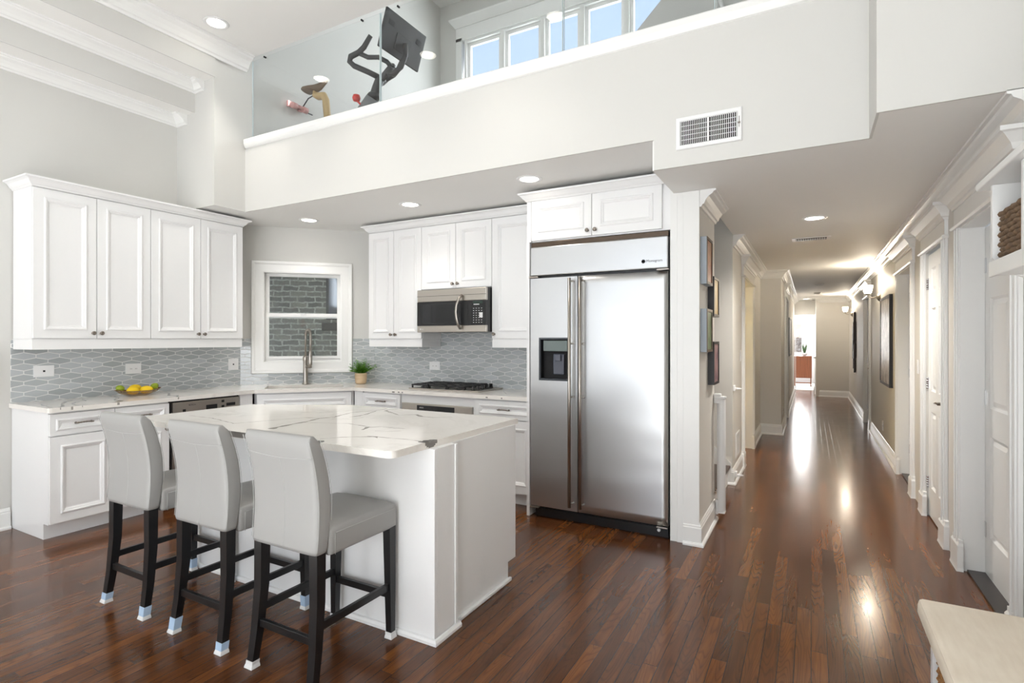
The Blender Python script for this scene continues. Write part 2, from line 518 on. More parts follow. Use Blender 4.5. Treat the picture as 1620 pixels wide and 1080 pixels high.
def struct(bm, name, mats, parent=None, label=None, cat=None, **k):
    o = finish(bm, name, mats, parent, **k)
    if parent is None:
        o['kind'] = 'structure'; o['label'] = label or name.replace('_', ' '); o['category'] = cat or name.split('_')[0]
    elif label: o['label'] = label
    return o
def sempty(name, label, cat, loc=(0, 0, 0), rz=0):
    o = bpy.data.objects.new(name, None); C.objects.link(o); o.empty_display_size = .1
    o.location = loc; o.rotation_euler = (0, 0, R(rz)); o['kind'] = 'structure'; o['label'] = label; o['category'] = cat
    return o
def text_mesh(s, size, m, parent, loc, rot, name='lettering', depth=.0004, label=None):
    cu = bpy.data.curves.new(name, 'FONT'); cu.body = s; cu.size = size; cu.extrude = depth
    cu.align_x = 'LEFT'
    t = bpy.data.objects.new(name + '_tmp', cu); C.objects.link(t)
    dg = bpy.context.evaluated_depsgraph_get()
    me = bpy.data.meshes.new_from_object(t.evaluated_get(dg))
    bpy.data.objects.remove(t)
    me.materials.clear(); me.materials.append(M[m])
    o = bpy.data.objects.new(name, me); C.objects.link(o); o.parent = parent
    o.location = loc; o.rotation_euler = rot
    if label: o['label'] = label
    return o
def vjit(a): return random.uniform(-a, a)

# key dimensions (metres; camera stands at x=0, y=0)
XL, YB = -5.18, 4.547
DX0, DY0, DX1, DY1 = -5.18, 3.591, -4.224, 4.547      # diagonal window wall
FACE_L, FACE_B = -4.58, 3.97
CROWN = [(0, 0), (0, -.115), (.012, -.115), (.018, -.10), (.03, -.094), (.04, -.07), (.06, -.045), (.085, -.03), (.09, -.018), (.105, -.014), (.105, 0)]
BASEB = [(0, 0), (.032, 0), (.032, .012), (.024, .022), (.016, .024), (.016, .118), (.012, .124), (.012, .134), (.008, .14), (.004, .152), (0, .155)]
def shift_prof(prof, z): return [(d, h + z) for d, h in prof]

# ------------------------------------------------------------------ STRUCTURE
bm = B(); box(bm, -5.3, 2.0, -5.0, 16.0, -.08, 0); struct(bm, 'floor', 'floor', label='dark stained oak strip floor', cat='floor')
bm = B(); box(bm, -5.3, -4.61, -5, 2.95, 3.703, 3.76); box(bm, -4.61, -4.6, -5, 2.95, 3.7025, 4.0, 1)
box(bm, -4.6, 2.0, -5, 3.27, 4.0, 4.1)
struct(bm, 'ceiling', ['ceil', 'wall'], label='high white ceiling of the kitchen and living side', cat='ceiling')
bm = B(); box(bm, -5.3, -4.91, -5, 2.95, 3.449, 3.70); box(bm, -4.91, -4.9, -5, 2.95, 3.4485, 3.70, 1)
struct(bm, 'trim_1', ['ceil', 'wall'], label='dropped soffit step along the left wall', cat='soffit')
bm = B(); box(bm, -5.3, XL, -5, 3.591, 0, 4.0); struct(bm, 'wall_left', 'wall', label='off-white wall behind the left run of cabinets', cat='wall')
bm = B(); box(bm, XL, -4.615, 2.95, 4.6, 2.60, 4.0); box(bm, XL, -4.615, 2.95, 2.962, 2.577, 2.60); box(bm, -4.627, -4.615, 2.962, 3.25, 2.577, 2.60); struct(bm, 'wall_pier', 'wall', label='boxed pier above the left cabinets beside the loft', cat='wall')
# diagonal wall with window opening
W_OP = (.218, 1.003, 1.145, 2.105)      # opening in wall-local x and z
bm = B()
L_D = math.hypot(DX1 - DX0, DY1 - DY0)
box(bm, -.1, W_OP[0], 0, .16, 0, 2.58); box(bm, W_OP[1], L_D + .1, 0, .16, 0, 2.58)
box(bm, W_OP[0], W_OP[1], 0, .16, 0, W_OP[2]); box(bm, W_OP[0], W_OP[1], 0, .16, W_OP[3], 2.58)
o = struct(bm, 'wall_corner', 'wall', label='angled off-white wall around the sink window', cat='wall')
o.location = (DX0, DY0, 0); o.rotation_euler = (0, 0, R(45))
bm = B(); box(bm, DX1 - .03, -1.0, YB, YB + .12, 0, 2.58)
box(bm, -.855, -.77, 3.951, YB, 0, 2.575)
struct(bm, 'wall_back', 'wall', label='back wall behind range and refrigerator', cat='wall')
# kitchen low ceiling
bm = B(); prism(bm, [(XL, 2.962), (-4.627, 2.962), (-4.627, 3.262), (-.832, 3.262), (-.832, 4.66), (-5.3, 4.66)], 2.578, 2.599)
struct(bm, 'ceiling_kitchen', 'ceil', label='low ceiling over the kitchen run', cat='ceiling')
# balcony face
bm = B()
box(bm, -4.615, -.82, 3.25, 3.40, 2.60, 3.16); box(bm, -.82, .255, 3.25, 3.40, 2.42, 3.16)
box(bm, .255, 2.0, 2.90, 3.40, 2.42, 4.0)
box(bm, -4.615, -.82, 3.25, 3.262, 2.577, 2.60); box(bm, -.82, .255, 3.25, 3.262, 2.397, 2.42); box(bm, .255, 2.0, 2.90, 2.912, 2.397, 2.42); box(bm, .255, .267, 2.912, 3.262, 2.397, 2.42)
struct(bm, 'wall_balcony', 'wall', label='white balcony front below the glass guard', cat='wall')
bm = B(); sweep(bm, [(-4.60, 3.25), (.255, 3.25)][::-1], [(-.15, 3.16), (0, 3.16), (.012, 3.165), (.022, 3.18), (.03, 3.2), (.03, 3.235), (.024, 3.243), (-.15, 3.243)])
struct(bm, 'trim_2', 'trimw', label='white cap rail along the balcony front', cat='trim')
bm = B()
prism(bm, [(-.82, 3.262), (.267, 3.262), (.267, 2.912), (1.5, 2.912), (1.5, 16.2), (-.66, 16.2), (-.66, 9.0), (-1.9, 9.0), (-1.9, 5.6), (-.66, 5.6), (-.66, 4.473), (-.82, 4.473)], 2.398, 2.3995)
prism(bm, [(-.82, 3.41), (1.5, 3.41), (1.5, 16.2), (-.66, 16.2), (-.66, 9.0), (-1.9, 9.0), (-1.9, 5.73), (-.66, 5.6), (-.66, 4.473), (-.82, 4.473)], 2.401, 2.43)
struct(bm, 'ceiling_hall', 'ceil', label='low ceiling over the hallway', cat='ceiling')
bm = B(); box(bm, -.831, -.8202, 3.263, 4.6, 2.3985, 2.599); struct(bm, 'trim_3', 'ceil', label='step between kitchen and hallway ceilings', cat='soffit')
# hall left
bm = B(); box(bm, -.77, -.66, 3.83, 4.473, 0, 2.397); struct(bm, 'wall_hall_left', 'wallgrey', label='short hallway wall with four pictures', cat='wall')
bm = B(); box(bm, -2.9, -.66, 5.6, 5.72, 0, 4.2); box(bm, -2.9, -.77, 4.46, 4.545, 2.62, 2.9)
struct(bm, 'wall_stairs', 'wallgrey', label='stairwell wall beyond the picture wall', cat='wall')
bm = B()
box(bm, -.77, -.66, 5.72, 6.50, 0, 2.397); box(bm, -.77, -.66, 6.50, 7.58, 2.06, 2.397); box(bm, -.77, -.66, 7.58, 8.83, 0, 2.397)
box(bm, -.77, -.38, 8.83, 8.95, 0, 2.397); box(bm, -.50, -.38, 8.95, 10.0, 0, 2.397)
box(bm, -.50, -.38, 10.9, 15.95, 0, 2.397); box(bm, -.50, -.38, 10.0, 10.9, 2.06, 2.397)
struct(bm, 'wall_passage_left', 'wallgrey', label='left hallway wall beyond the stairs', cat='wall')
bm = B(); box(bm, -1.9, -1.85, 5.75, 8.8, 0, 2.4); box(bm, -1.85, -.77, 8.7, 8.8, 0, 2.4)
struct(bm, 'wall_side_room', 'dooryel', label='warm yellow wall seen through the left doorway', cat='wall')
# hall right: wall with door recesses
op = [(3.22, 4.19, .905), (4.69, 5.37, .815), (6.02, 6.88, .885), (10.0, 10.9, .83)]
bm = B(); ys = -5.0
for y0, y1, xr in op:
    box(bm, .80, .92, ys, y0, 0, 2.397); box(bm, .80, .92, y0, y1, 2.07, 2.397); ys = y1
box(bm, .80, .92, ys, 15.3, 0, 2.397)
box(bm, .80, .92, -5, 2.9, 2.40, 4.0)
struct(bm, 'wall_hall_right', 'wallgrey', label='long right hallway wall with panelled doors', cat='wall')
bm = B(); box(bm, .19, .92, 15.3, 15.42, 0, 2.397); box(bm, .10, .19, 15.3, 15.95, 0, 2.397)
box(bm, -.5, .19, 15.90, 16.02, 2.03, 2.397)
struct(bm, 'wall_hall_end', 'wallgrey', label='end wall of the hallway', cat='wall')
# far room
bm = B(); box(bm, -2.4, 1.4, 16.0, 20.2, -.08, 0); box(bm, -2.4, .6, 17.0, 19.8, 0, .012, 1)
struct(bm, 'floor_far_room', ['floor', 'rug'], label='floor and pale rug of the far room', cat='floor')
bm = B(); box(bm, -2.5, -2.4, 16, 20.2, 0, 3.2); box(bm, 1.4, 1.5, 16, 20.2, 0, 3.2)
box(bm, -2.4, -.95, 20.1, 20.2, 0, 3.2); box(bm, -.24, 1.4, 20.1, 20.2, 0, 3.2); box(bm, -.95, -.24, 20.1, 20.2, 0, .95); box(bm, -.95, -.24, 20.1, 20.2, 1.85, 3.2)
box(bm, -2.4, -.5, 16.0, 16.1, 0, 3.2); box(bm, .19, 1.4, 16.0, 16.1, 0, 3.2); box(bm, -.5, .19, 16.02, 16.1, 2.4, 3.2)
struct(bm, 'wall_far_room', 'white', label='bright white walls of the far room', cat='wall')
bm = B(); box(bm, -2.5, 1.5, 16.1, 20.2, 3.2, 3.25); struct(bm, 'ceiling_far_room', 'ceil', label='ceiling of the far room', cat='ceiling')
# loft shell
bm = B(); box(bm, -4.75, -4.62, 3.28, 6.42, 2.62, 6.1); box(bm, -4.75, 2.0, 3.24, 3.30, 4.1, 6.1)
wins = [(-4.20, -3.60), (-3.60, -3.01), (-3.01, -2.47), (-2.47, -1.91), (-1.91, -1.35), (-.78, -.28)]
zz0, zz1 = 3.75, 5.52
box(bm, -4.75, -4.26, 6.3, 6.42, 2.9, 6.1); box(bm, -4.26, -.2, 6.3, 6.42, 2.9, zz0); box(bm, -4.26, -.2, 6.3, 6.42, zz1, 6.1)
box(bm, -1.35, -.78, 6.3, 6.42, zz0, zz1); box(bm, -.2, 2.0, 6.3, 6.42, 2.9, 6.1); box(bm, 1.9, 2.0, 3.3, 6.3, 2.9, 6.1)
struct(bm, 'wall_loft', 'wall', label='white walls of the loft room', cat='wall')
bm = B(); box(bm, -4.75, 2.0, 3.3, 6.42, 6.1, 6.2); struct(bm, 'ceiling_loft', 'ceil', label='ceiling of the loft room', cat='ceiling')
bm = B(); box(bm, -4.62, -2.9, 3.40, 6.3, 2.80, 2.90); box(bm, -2.9, -.66, 3.40, 4.5, 2.80, 2.90); box(bm, -2.9, -.66, 5.6, 6.3, 2.80, 2.90); box(bm, -.66, 1.9, 3.4, 6.3, 2.80, 2.90)
struct(bm, 'floor_loft', 'floor', label='loft floor behind the balcony', cat='floor')
# loft stair side wall with sloped top
bm = B()
pl = [(-1.62, 3.90), (-.98, 4.52), (.2, 4.52), (.2, 2.9), (-1.62, 2.9)]
for yy in (4.80, 4.88):
    bm.faces.new([bm.verts.new((x, yy, z)) for x, z in pl])
bm.verts.ensure_lookup_table()
for i in range(5):
    a, b_ = bm.verts[i], bm.verts[(i + 1) % 5]; c_, d_ = bm.verts[5 + i], bm.verts[5 + (i + 1) % 5]
    bm.faces.new((a, b_, d_, c_))
struct(bm, 'wall_loft_stair', 'wall', label='sloped knee wall beside the loft stair', cat='wall')
# living room behind the camera
bm = B()
for a, b_ in ((-5.3, -4.5), (-2.3, -1.9), (.3, 2.0)): box(bm, a, b_, -5.1, -4.98, 0, 4.0)
box(bm, -5.3, 2, -5.1, -4.98, 3.35, 4.0); box(bm, -5.3, 2, -5.1, -4.98, 0, .45)
struct(bm, 'wall_rear', 'wall', label='living room wall with tall windows behind the camera', cat='wall')

bm = B(); box(bm, -3.6, .5, -4.4, .55, .0, .02, 0, .004)
tag(finish(bm, 'bounce_rug', 'rug'), 'unseen pale rug added behind the camera to bounce sunlight upward', 'rug')  # added reflector out of view, throws sun up towards the ceilings
# crowns
bm = B()
sweep(bm, [(-4.60, 3.25), (-4.60, -5.0)], shift_prof([(d * 1.15, z * 1.15) for d, z in CROWN], 4.0))
struct(bm, 'trim_4', 'trimw', label='crown moulding at the high ceiling left of the loft', cat='crown moulding')
bm = B(); sweep(bm, [(-4.76, 2.95), (-4.90, 2.95), (-4.90, -5.0)], shift_prof([(d * .95, z * .75) for d, z in CROWN], 3.703))
struct(bm, 'trim_5', 'trimw', label='upper crown moulding on the stepped soffit', cat='crown moulding')
bm = B(); sweep(bm, [(-5.02, 2.95), (-5.18, 2.95), (-5.18, -5.0)], shift_prof([(d * .95, z * .75) for d, z in CROWN], 3.449))
struct(bm, 'trim_6', 'trimw', label='lower crown moulding along the left wall', cat='crown moulding')
bm = B(); sweep(bm, [(.80, 2.9), (.80, 15.3), (.19, 15.3), (.19, 15.9)], shift_prof(CROWN, 2.40))
struct(bm, 'trim_7', 'trimw', label='crown moulding along the right hallway wall', cat='crown moulding')
bm = B(); sweep(bm, [(-.66, 4.473), (-.66, 3.83)], shift_prof(CROWN, 2.40))
struct(bm, 'trim_8', 'trimw', label='crown moulding above the four pictures', cat='crown moulding')
bm = B(); sweep(bm, [(-.38, 15.9), (-.38, 8.83), (-.66, 8.83), (-.66, 5.62)], shift_prof(CROWN, 2.40))
struct(bm, 'trim_9', 'trimw', label='crown moulding along the left hallway wall', cat='crown moulding')
# baseboards
bm = B(); sweep(bm, [(XL, 1.74), (XL, -5)], BASEB); struct(bm, 'baseboard_left', 'trimw', label='white baseboard on the left wall', cat='baseboard')
bm = B(); sweep(bm, [(-.66, 4.47), (-.66, 3.83), (-.765, 3.83)], BASEB); struct(bm, 'baseboard_picture_wall', 'trimw', label='white baseboard below the four pictures', cat='baseboard')
bm = B(); sweep(bm, [(-.66, 6.38), (-.66, 5.6), (-.80, 5.6)], BASEB); sweep(bm, [(-.38, 9.88), (-.38, 8.83), (-.66, 8.83), (-.66, 7.70)], BASEB); sweep(bm, [(-.38, 15.9), (-.38, 11.02)], BASEB)
struct(bm, 'baseboard_passage', 'trimw', label='white baseboard of the left hallway wall', cat='baseboard')
bm = B(); sweep(bm, [(.80, 7.0), (.80, 9.86)], BASEB); sweep(bm, [(.80, 11.04), (.80, 15.3), (.19, 15.3), (.19, 15.9)], BASEB); sweep(bm, [(.80, -5), (.80, 3.1)], BASEB)
struct(bm, 'baseboard_right', 'trimw', label='white baseboard of the right hallway wall', cat='baseboard')

# corner casing / post beside the fridge
bm = B(); box(bm, -.855, -.808, 3.835, 3.95, 0, 2.58); box(bm, -.808, -.765, 3.825, 3.95, 0, 2.396, 0, .003); 
box(bm, -.765, -.66, 3.822, 3.829, 0, 2.396)
struct(bm, 'trim_10', 'trimw', label='white casing strip right of the refrigerator', cat='trim')

# ------------------------------------------------------------------ doors on the right wall (local x runs towards the camera)
def hinge(parent, x, z, y=0.0, m='chrome'):
    bm = B()
    for i in range(5): tube(bm, [(x, y - .006, z - .045 + i * .018), (x, y - .006, z - .045 + i * .018 + .0165)], .0075, 10)
    box(bm, x, x + .032, y - .003, y + .001, z - .045, z + .045)
    box(bm, x - .004, x + .004, y, y + .02, z - .045, z + .045)
    return finish(bm, 'hinge', m, parent)
def lever(parent, x, z, y=0.0, d=1):
    bm = B(); lathe(bm, [(.001, 0), (.027, 0), (.029, .006), (.024, .012), (.011, .016), (.011, .045), (.001, .046)], 18, c=(x, y, z), ax='Y')
    tube(bm, [(x, y - .043, z), (x + .03 * d, y - .047, z + .003), (x + .075 * d, y - .046, z - .002), (x + .115 * d, y - .043, z - .008)], [.0085, .008, .007, .006], 10)
    return finish(bm, 'door_handle', 'pewter', parent)
DOORLOOPS = [(0, 0), (.006, .006), (.014, .012), (.022, .012), (.045, .003)]
def six_panel(bm, w, h, t, y=0.0):
    s = .11; g = .10; pw = (w - 2 * s - g) / 2
    ps = []
    for z0, z1 in ((.23, .82), (.98, 1.62), (1.74, h - .11)):
        for k in (0, 1): ps.append((s + k * (pw + g), s + k * (pw + g) + pw, z0, z1))
    panel_slab(bm, w, h, t, ps, DOORLOOPS, 0, 0, y)
def right_door(n, y0, y1, xr, label, handle=True, hinges=3, handle_near=True):
    w = y1 - y0; t = sempty('door_%d' % n, label, 'door', (xr, y1, .012), -90)
    bm = B(); six_panel(bm, w, 2.04, .04); finish(bm, 'door_panel', 'trimw', t)
    for z in (.26, 1.035, 1.815): hinge(t, .004, z, -.002)
    if handle: lever(t, w - .06, .93, 0, -1)
    # surround
    s = thing('door_surround', label.split(' door')[0] + ' door surround with moulded header', 'door frame', (.80, y1, 0), -90)
    s['kind'] = 'structure'; del s['category']; s['category'] = 'trim'
    return t, s
def surround(s, w, depth, cw=.115, header=True, zt=2.07, left=True, right=True, crown_ext=.05):
    bm = B()
    # jamb faces
    if depth > .02:
        box(bm, .0005, .012, -.012, depth - .001, 0, zt - .001); box(bm, w - .012, w - .0005, -.012, depth - .001, 0, zt - .001); box(bm, .012, w - .012, -.012, depth - .001, zt - .012, zt - .001)
    finish(bm, 'jamb', 'trimw', s) if depth > .02 else bm.free()
    for sd, on in ((0, left), (1, right)):
        if not on: continue
        bm = B(); x0 = -cw if sd == 0 else w
        box(bm, x0, x0 + cw, -.018, .0, .16, zt + .01, 0, .003)
        for q in (.02, cw - .032): box(bm, x0 + q, x0 + q + .012, -.026, -.017, .16, zt, 0, .003)
        finish(bm, 'casing', 'trimw', s)
        bm = B(); sweep(bm, [(x0 - .006, 0), (x0 - .006, -.022), (x0 + cw + .004, -.022), (x0 + cw + .004, 0)][::-1] if False else [(x0 + cw + .004, 0), (x0 + cw + .004, -.001), (x0 - .006, -.001), (x0 - .006, 0)], [(0, 0), (.034, 0), (.03, .02), (.028, .15), (.02, .165), (.02, .185), (0, .19)])
        finish(bm, 'plinth_block', 'trimw', s)
    if header:
        bm = B(); e = crown_ext
        box(bm, -cw, w + cw, -.02, .0, zt + .01, 2.24)
        sweep(bm, [(w + cw, 0), (w + cw, -.02), (-cw, -.02), (-cw, 0)][::1], [(-.01, zt - .004), (.012, zt - .004), (.02, zt + .008), (.012, zt + .02), (-.01, zt + .02)])
        finish(bm, 'header', 'trimw', s)
        bm = B()
        sweep(bm, [(w + cw, 0), (w + cw, -.02), (-cw, -.02), (-cw, 0)], [(-.005, 2.19), (.008, 2.19), (.012, 2.205), (.022, 2.21), (.03, 2.235), (.05, 2.26), (.062, 2.275), (.075, 2.28), (.075, 2.30), (-.005, 2.30)])
        finish(bm, 'header_crown', 'trimw', s)
names = ['nearest right white panelled door set back in a deep frame beside the bench',
         'second right white six-panel door with a lever handle, flush in its frame',
         'third right white door set back in its frame, beside the framed artwork',
         'farthest right white panelled door beyond the framed artwork']
for i, ((y0, y1, xr), lb) in enumerate(zip(op, names)):
    t, s = right_door(i + 1, y0, y1, xr, lb, handle=(i in (1, 3)))
    s['label'] = 'white moulded surround of the ' + ['nearest', 'second', 'third', 'farthest'][i] + ' door on the right'
    surround(s, y1 - y0, xr - .80)
    if i in (0, 2):
        bm = B(); box(bm, .001, y1 - y0 - .001, .02, xr - .80 + .03, 0.0005, .012); finish(bm, 'threshold', 'threshold', s)

# left doorway (open), and farther left door
s = sempty('trim_11', 'white casing of the open doorway beyond the stairs', 'trim', (-.66, 6.50, 0), 90)
surround(s, 1.08, .112)
t = sempty('door_5', 'door standing open into the warm yellow side room', 'door', (-.80, 6.53, .012), 170)
bm = B(); six_panel(bm, .80, 2.03, .04); finish(bm, 'door_panel', 'trimw', t)
hg = sempty('trim_12', 'dark hinges on the open doorway jamb', 'trim', (-.755, 6.52, 0), 90)
for z in (.30, 1.05, 1.80): hinge(hg, 1.02, z, 0, 'pewter')
t = sempty('door_6', 'closed white door on the left near the hallway end', 'door', (-.42, 10.0, .012), 90)
bm = B(); six_panel(bm, .9, 2.04, .04); finish(bm, 'door_panel', 'trimw', t)
s = sempty('trim_13', 'white casing of the left door near the hallway end', 'trim', (-.38, 10.0, 0), 90)
surround(s, .9, .04)
# end doorway
s = sempty('trim_14', 'white casing of the doorway into the far room', 'trim', (-.36, 15.90, 0), 0)
surround(s, .45, .12, cw=.08, left=False, header=False, zt=2.03)
t = sempty('door_7', 'white door of the far room folded open against the hall side wall', 'door', (.09, 15.88, .012), -88)
bm = B(); panel_slab(bm, .5, 2.0, .035, [(.1, .4, .2, .9), (.1, .4, 1.05, 1.8)], DOORLOOPS); finish(bm, 'door_panel', 'trimw', t)
for z in (.25, 1.0, 1.8): hinge(t, .0, z, 0)
lever(t, .44, .93, 0, -1)

# ------------------------------------------------------------------ sink window
wt_ = sempty('window_1', 'white double-hung window above the sink looking onto a brick wall', 'window', (DX0, DY0, 0), 45)
x0, x1, z0, z1 = W_OP
bm = B()      # casing, picture-frame style
def vsweep_rect(bm, x0, x1, z0, z1, prof, mi=0):
    """mitred frame round a rectangle in xz plane, prof [(outward, -y)]"""
    rings = []
    for cx, cz, sx, sz in ((x0, z0, -1, -1), (x1, z0, 1, -1), (x1, z1, 1, 1), (x0, z1, -1, 1)):
        rings.append([bm.verts.new((cx + sx * d, -h, cz + sz * d)) for d, h in prof])
    for i in range(4):
        a, b_ = rings[i], rings[(i + 1) % 4]
        for j in range(len(prof)):
            k = (j + 1) % len(prof)
            bm.faces.new((a[j], b_[j], b_[k], a[k])).material_index = mi
vsweep_rect(bm, x0, x1, z0, z1, [(-.012, 0), (-.012, .012), (.0, .016), (.02, .016), (.07, .018), (.085, .026), (.105, .028), (.11, .02), (.11, 0)])
finish(bm, 'casing', 'trimw', wt_)
bm = B(); vsweep_rect(bm, x0, x1, z0, z1, [(-.012, -.12), (-.012, .0), (.0, .0), (0, -.12)]); finish(bm, 'jamb', 'trimw', wt_)
zm = (1.645)
for nm, a, b_, yy in (('lower_sash', z0 + .012, zm + .018, .05), ('upper_sash', zm - .018, z1 - .012, .08)):
    bm = B(); vsweep_rect(bm, x0 + .05, x1 - .05, a + (.055 if nm[0] == 'l' else .032), b_ - .03, [(0, -yy), (0, -yy - .03), (.038, -yy - .03), (.038, -yy)])
    if nm[0] == 'l': box(bm, x0 + .012, x1 - .012, yy, yy + .03, a, a + .03)
    sh = finish(bm, nm, 'trimw', wt_)
    bm = B(); box(bm, x0 + .045, x1 - .045, yy + .012, yy + .016, a + .03, b_ - .025); finish(bm, 'pane', 'glass', sh)
bm = B(); box(bm, (x0 + x1) / 2 - .03, (x0 + x1) / 2 + .03, .035, .055, zm + .012, zm + .022, 0, .003); finish(bm, 'sash_lock', 'white', wt_)
# neighbour's brick wall
bm = B(); uvl = bm.loops.layers.uv.new('UVMap')
v = box(bm, -3.5, 3.5, 0, .2, -.5, 4.5)
for f in bm.faces:
    for l in f.loops: l[uvl].uv = (l.vert.co.x + l.vert.co.y, l.vert.co.z)
o = finish(bm, 'brick_wall', 'brick'); o.location = (-5.2, 5.0, 0); o.rotation_euler = (0, 0, R(45))
tag(o, 'weathered brick wall of the neighbouring house outside the sink window', 'wall')
bm = B(); box(bm, -9.5, -5.4, 2.7, 2.9, -.1, 9.0); tag(finish(bm, 'sun_blocker_wall', mat('sun_blocker_render', srgb(170, 168, 162), .9)), 'tall unseen wall added outside to keep sun off the brick', 'wall')  # added out of view to shade the neighbour's brick from the sun
NWX = -.185
t = thing('neighbour_window', 'grey window with stone sill set in the outside brick wall', 'window', (-5.2, 5.0, 0), 45)
bm = B(); box(bm, NWX, NWX + .7, -.03, -.001, 1.64, 2.9, 0, .004); finish(bm, 'frame', mat('grey_window_frame', srgb(96, 98, 100), .6), t)
bm = B(); box(bm, NWX + .03, NWX + .64, -.034, -.031, 1.67, 2.84); finish(bm, 'pane', mat('hazy_pane', srgb(120, 126, 134), .6), t)
bm = B(); box(bm, NWX - .05, NWX + .75, -.09, -.001, 1.50, 1.60, 0, .01); finish(bm, 'sill', mat('stone_sill', srgb(84, 82, 76), .9), t)

# ------------------------------------------------------------------ backsplash
def backsplash(name, loc, rz, w, z0, z1, cut, label, u0):
    bm = B(); uvl = bm.loops.layers.uv.new('UVMap')
    if cut:
        a, b_, c_, d_ = cut
        box(bm, 0, a, -.008, -.0005, z0, z1); box(bm, b_, w, -.008, -.0005, z0, z1); box(bm, a, b_, -.008, -.0005, z0, c_)
    else: box(bm, 0, w, -.008, -.0005, z0, z1)
    for f in bm.faces:
        for l in f.loops: l[uvl].uv = (u0 + l.vert.co.x, l.vert.co.z - .92)
    o = finish(bm, name, 'tile'); o.location = loc; o.rotation_euler = (0, 0, R(rz))
    o['kind'] = 'structure'; o['label'] = label; o['category'] = 'backsplash'
    return o
backsplash('backsplash_left', (XL, 1.745, 0), 90, DY0 - 1.745, .92, 1.385, None, 'grey elongated hexagon tile on the left wall', 0)
backsplash('backsplash_corner', (DX0, DY0, 0), 45, L_D, .92, 1.40, (x0 - .115, x1 + .115, z0 - .115, 0), 'grey hexagon tile around the sink window', .03)
backsplash('backsplash_back', (DX1, YB, 0), 0, -1.97 - DX1, .92, 1.47, None, 'grey elongated hexagon tile behind the cooktop', .05)

# ------------------------------------------------------------------ cabinets
CABLOOPS = [(0, 0), (.0, -.006), (.006, -.009), (.013, -.008), (.017, -.003), (.024, -.001), (.030, .006), (.036, .008)]
def knob(parent, x, z, y=0.0):
    bm = B(); lathe(bm, [(.001, 0), (.009, 0), (.009, .004), (.0055, .008), (.0055, .016), (.014, .019), (.0155, .025), (.012, .03), (.007, .031), (.006, .029), (.001, .029)], 18, c=(x, y, z), ax='Y')
    return finish(bm, 'knob', 'pewter', parent)
def pull(parent, xc, z, y=0.0, w=.096):
    bm = B(); pts = []
    for i in range(13):
        q = i / 12; pts.append((xc - w / 2 + w * q, y - .024 - .004 * math.sin(PI * q), z + .004 * math.sin(PI * q)))
    tube(bm, pts, [.0045 + .0012 * (i % 2) for i in range(13)], 8)
    for s_ in (-1, 1):
        lathe(bm, [(.001, 0), (.008, 0), (.008, .003), (.0045, .006), (.0045, .026), (.001, .027)], 12, c=(xc + s_ * w / 2, y, z), ax='Y')
        tube(bm, [(xc + s_ * w / 2, y - .024, z), (xc + s_ * (w / 2 + .008), y - .024, z + .002)], [.006, .003], 8)
    return finish(bm, 'pull_handle', 'pewter', parent)
def cab_door(parent, x0, x1, z0, z1, name='door', m='cab', ins=.062, t=.02, y=0.0):
    w, h = x1 - x0 - .005, z1 - z0 - .005
    bm = B(); panel_slab(bm, w, h, t, [(ins, w - ins, ins, h - ins)], CABLOOPS, x0 + .0025, z0 + .0025, y - t - .001)
    return finish(bm, name, m, parent)
def wall_unit(name, label, loc, rz, w, z0, z1, depth, doors, knobs, group=None, door_z0=None):
    t = thing(name, label, 'wall cabinet', loc, rz, group)
    bm = B(); box(bm, 0, w, 0, depth, z0, z1); finish(bm, 'cabinet_body', 'cab', t)
    for (a, b_), ks in zip(doors, knobs):
        d = cab_door(t, a, b_, (door_z0 or z0) + .003, z1 - .008)
        if ks: knob(d, b_ - .028 if ks == 'r' else a + .028, (door_z0 or z0) + .045, -.021)
    return t
# left uppers: face plane x=-4.85
yd = [1.757, 2.152, 2.545, 2.972, 3.389]
for i in (0, 1):
    a, b_, c_ = yd[2 * i], yd[2 * i + 1], yd[2 * i + 2]
    wall_unit('wall_cabinet', ['white two-door wall cabinet at the open left end above the fruit bowl', 'white two-door wall cabinet next to the sink window'][i],
              (-4.87, a, 0), 90, c_ - a, 1.395, 2.49, .302, [(0, b_ - a), (b_ - a, c_ - a)], ['r', 'l'])
bm = B(); sweep(bm, [(-5.172, 1.757), (-4.855, 1.757), (-4.855, 3.389), (-5.14, 3.389)][::-1], [(-.012, 2.49), (.0, 2.485), (.006, 2.487), (.012, 2.497), (.02, 2.503), (.036, 2.527), (.05, 2.537), (.06, 2.54), (.06, 2.552), (-.012, 2.552)])
tag(finish(bm, 'crown_moulding', 'cab'), 'white crown moulding topping the left wall cabinets', 'crown moulding')
bm = B(); box(bm, -5.178, -4.862, 1.757, 1.777, 1.318, 1.394); box(bm, -4.882, -4.862, 1.777, 3.389, 1.318, 1.394); box(bm, -5.15, -4.882, 3.369, 3.389, 1.318, 1.394)
tag(finish(bm, 'light_rail', 'cab'), 'white light rail under the left wall cabinets', 'moulding')
# back uppers: face plane y=4.217
wall_unit('wall_cabinet', 'white two-door tall wall cabinet right of the window, left of the microwave', (-4.0, 4.237, 0), 0, .684, 1.395, 2.49, .308, [(0, .334), (.334, .684)], ['r', 'l'])
wall_unit('wall_cabinet', 'short white two-door wall cabinet above the microwave', (-3.316, 4.237, 0), 0, .794, 1.868, 2.49, .308, [(0, .401), (.401, .794)], ['r', 'l'])
wall_unit('wall_cabinet', 'white single-door wall cabinet between microwave and refrigerator', (-2.522, 4.237, 0), 0, .552, 1.395, 2.49, .308, [(0, .552)], ['l'])
bm = B(); sweep(bm, [(-4.0, 4.54), (-4.0, 4.222), (-1.972, 4.222)][::-1], [(-.012, 2.49), (.0, 2.485), (.006, 2.487), (.012, 2.497), (.02, 2.503), (.036, 2.527), (.05, 2.537), (.06, 2.54), (.06, 2.552), (-.012, 2.552)])
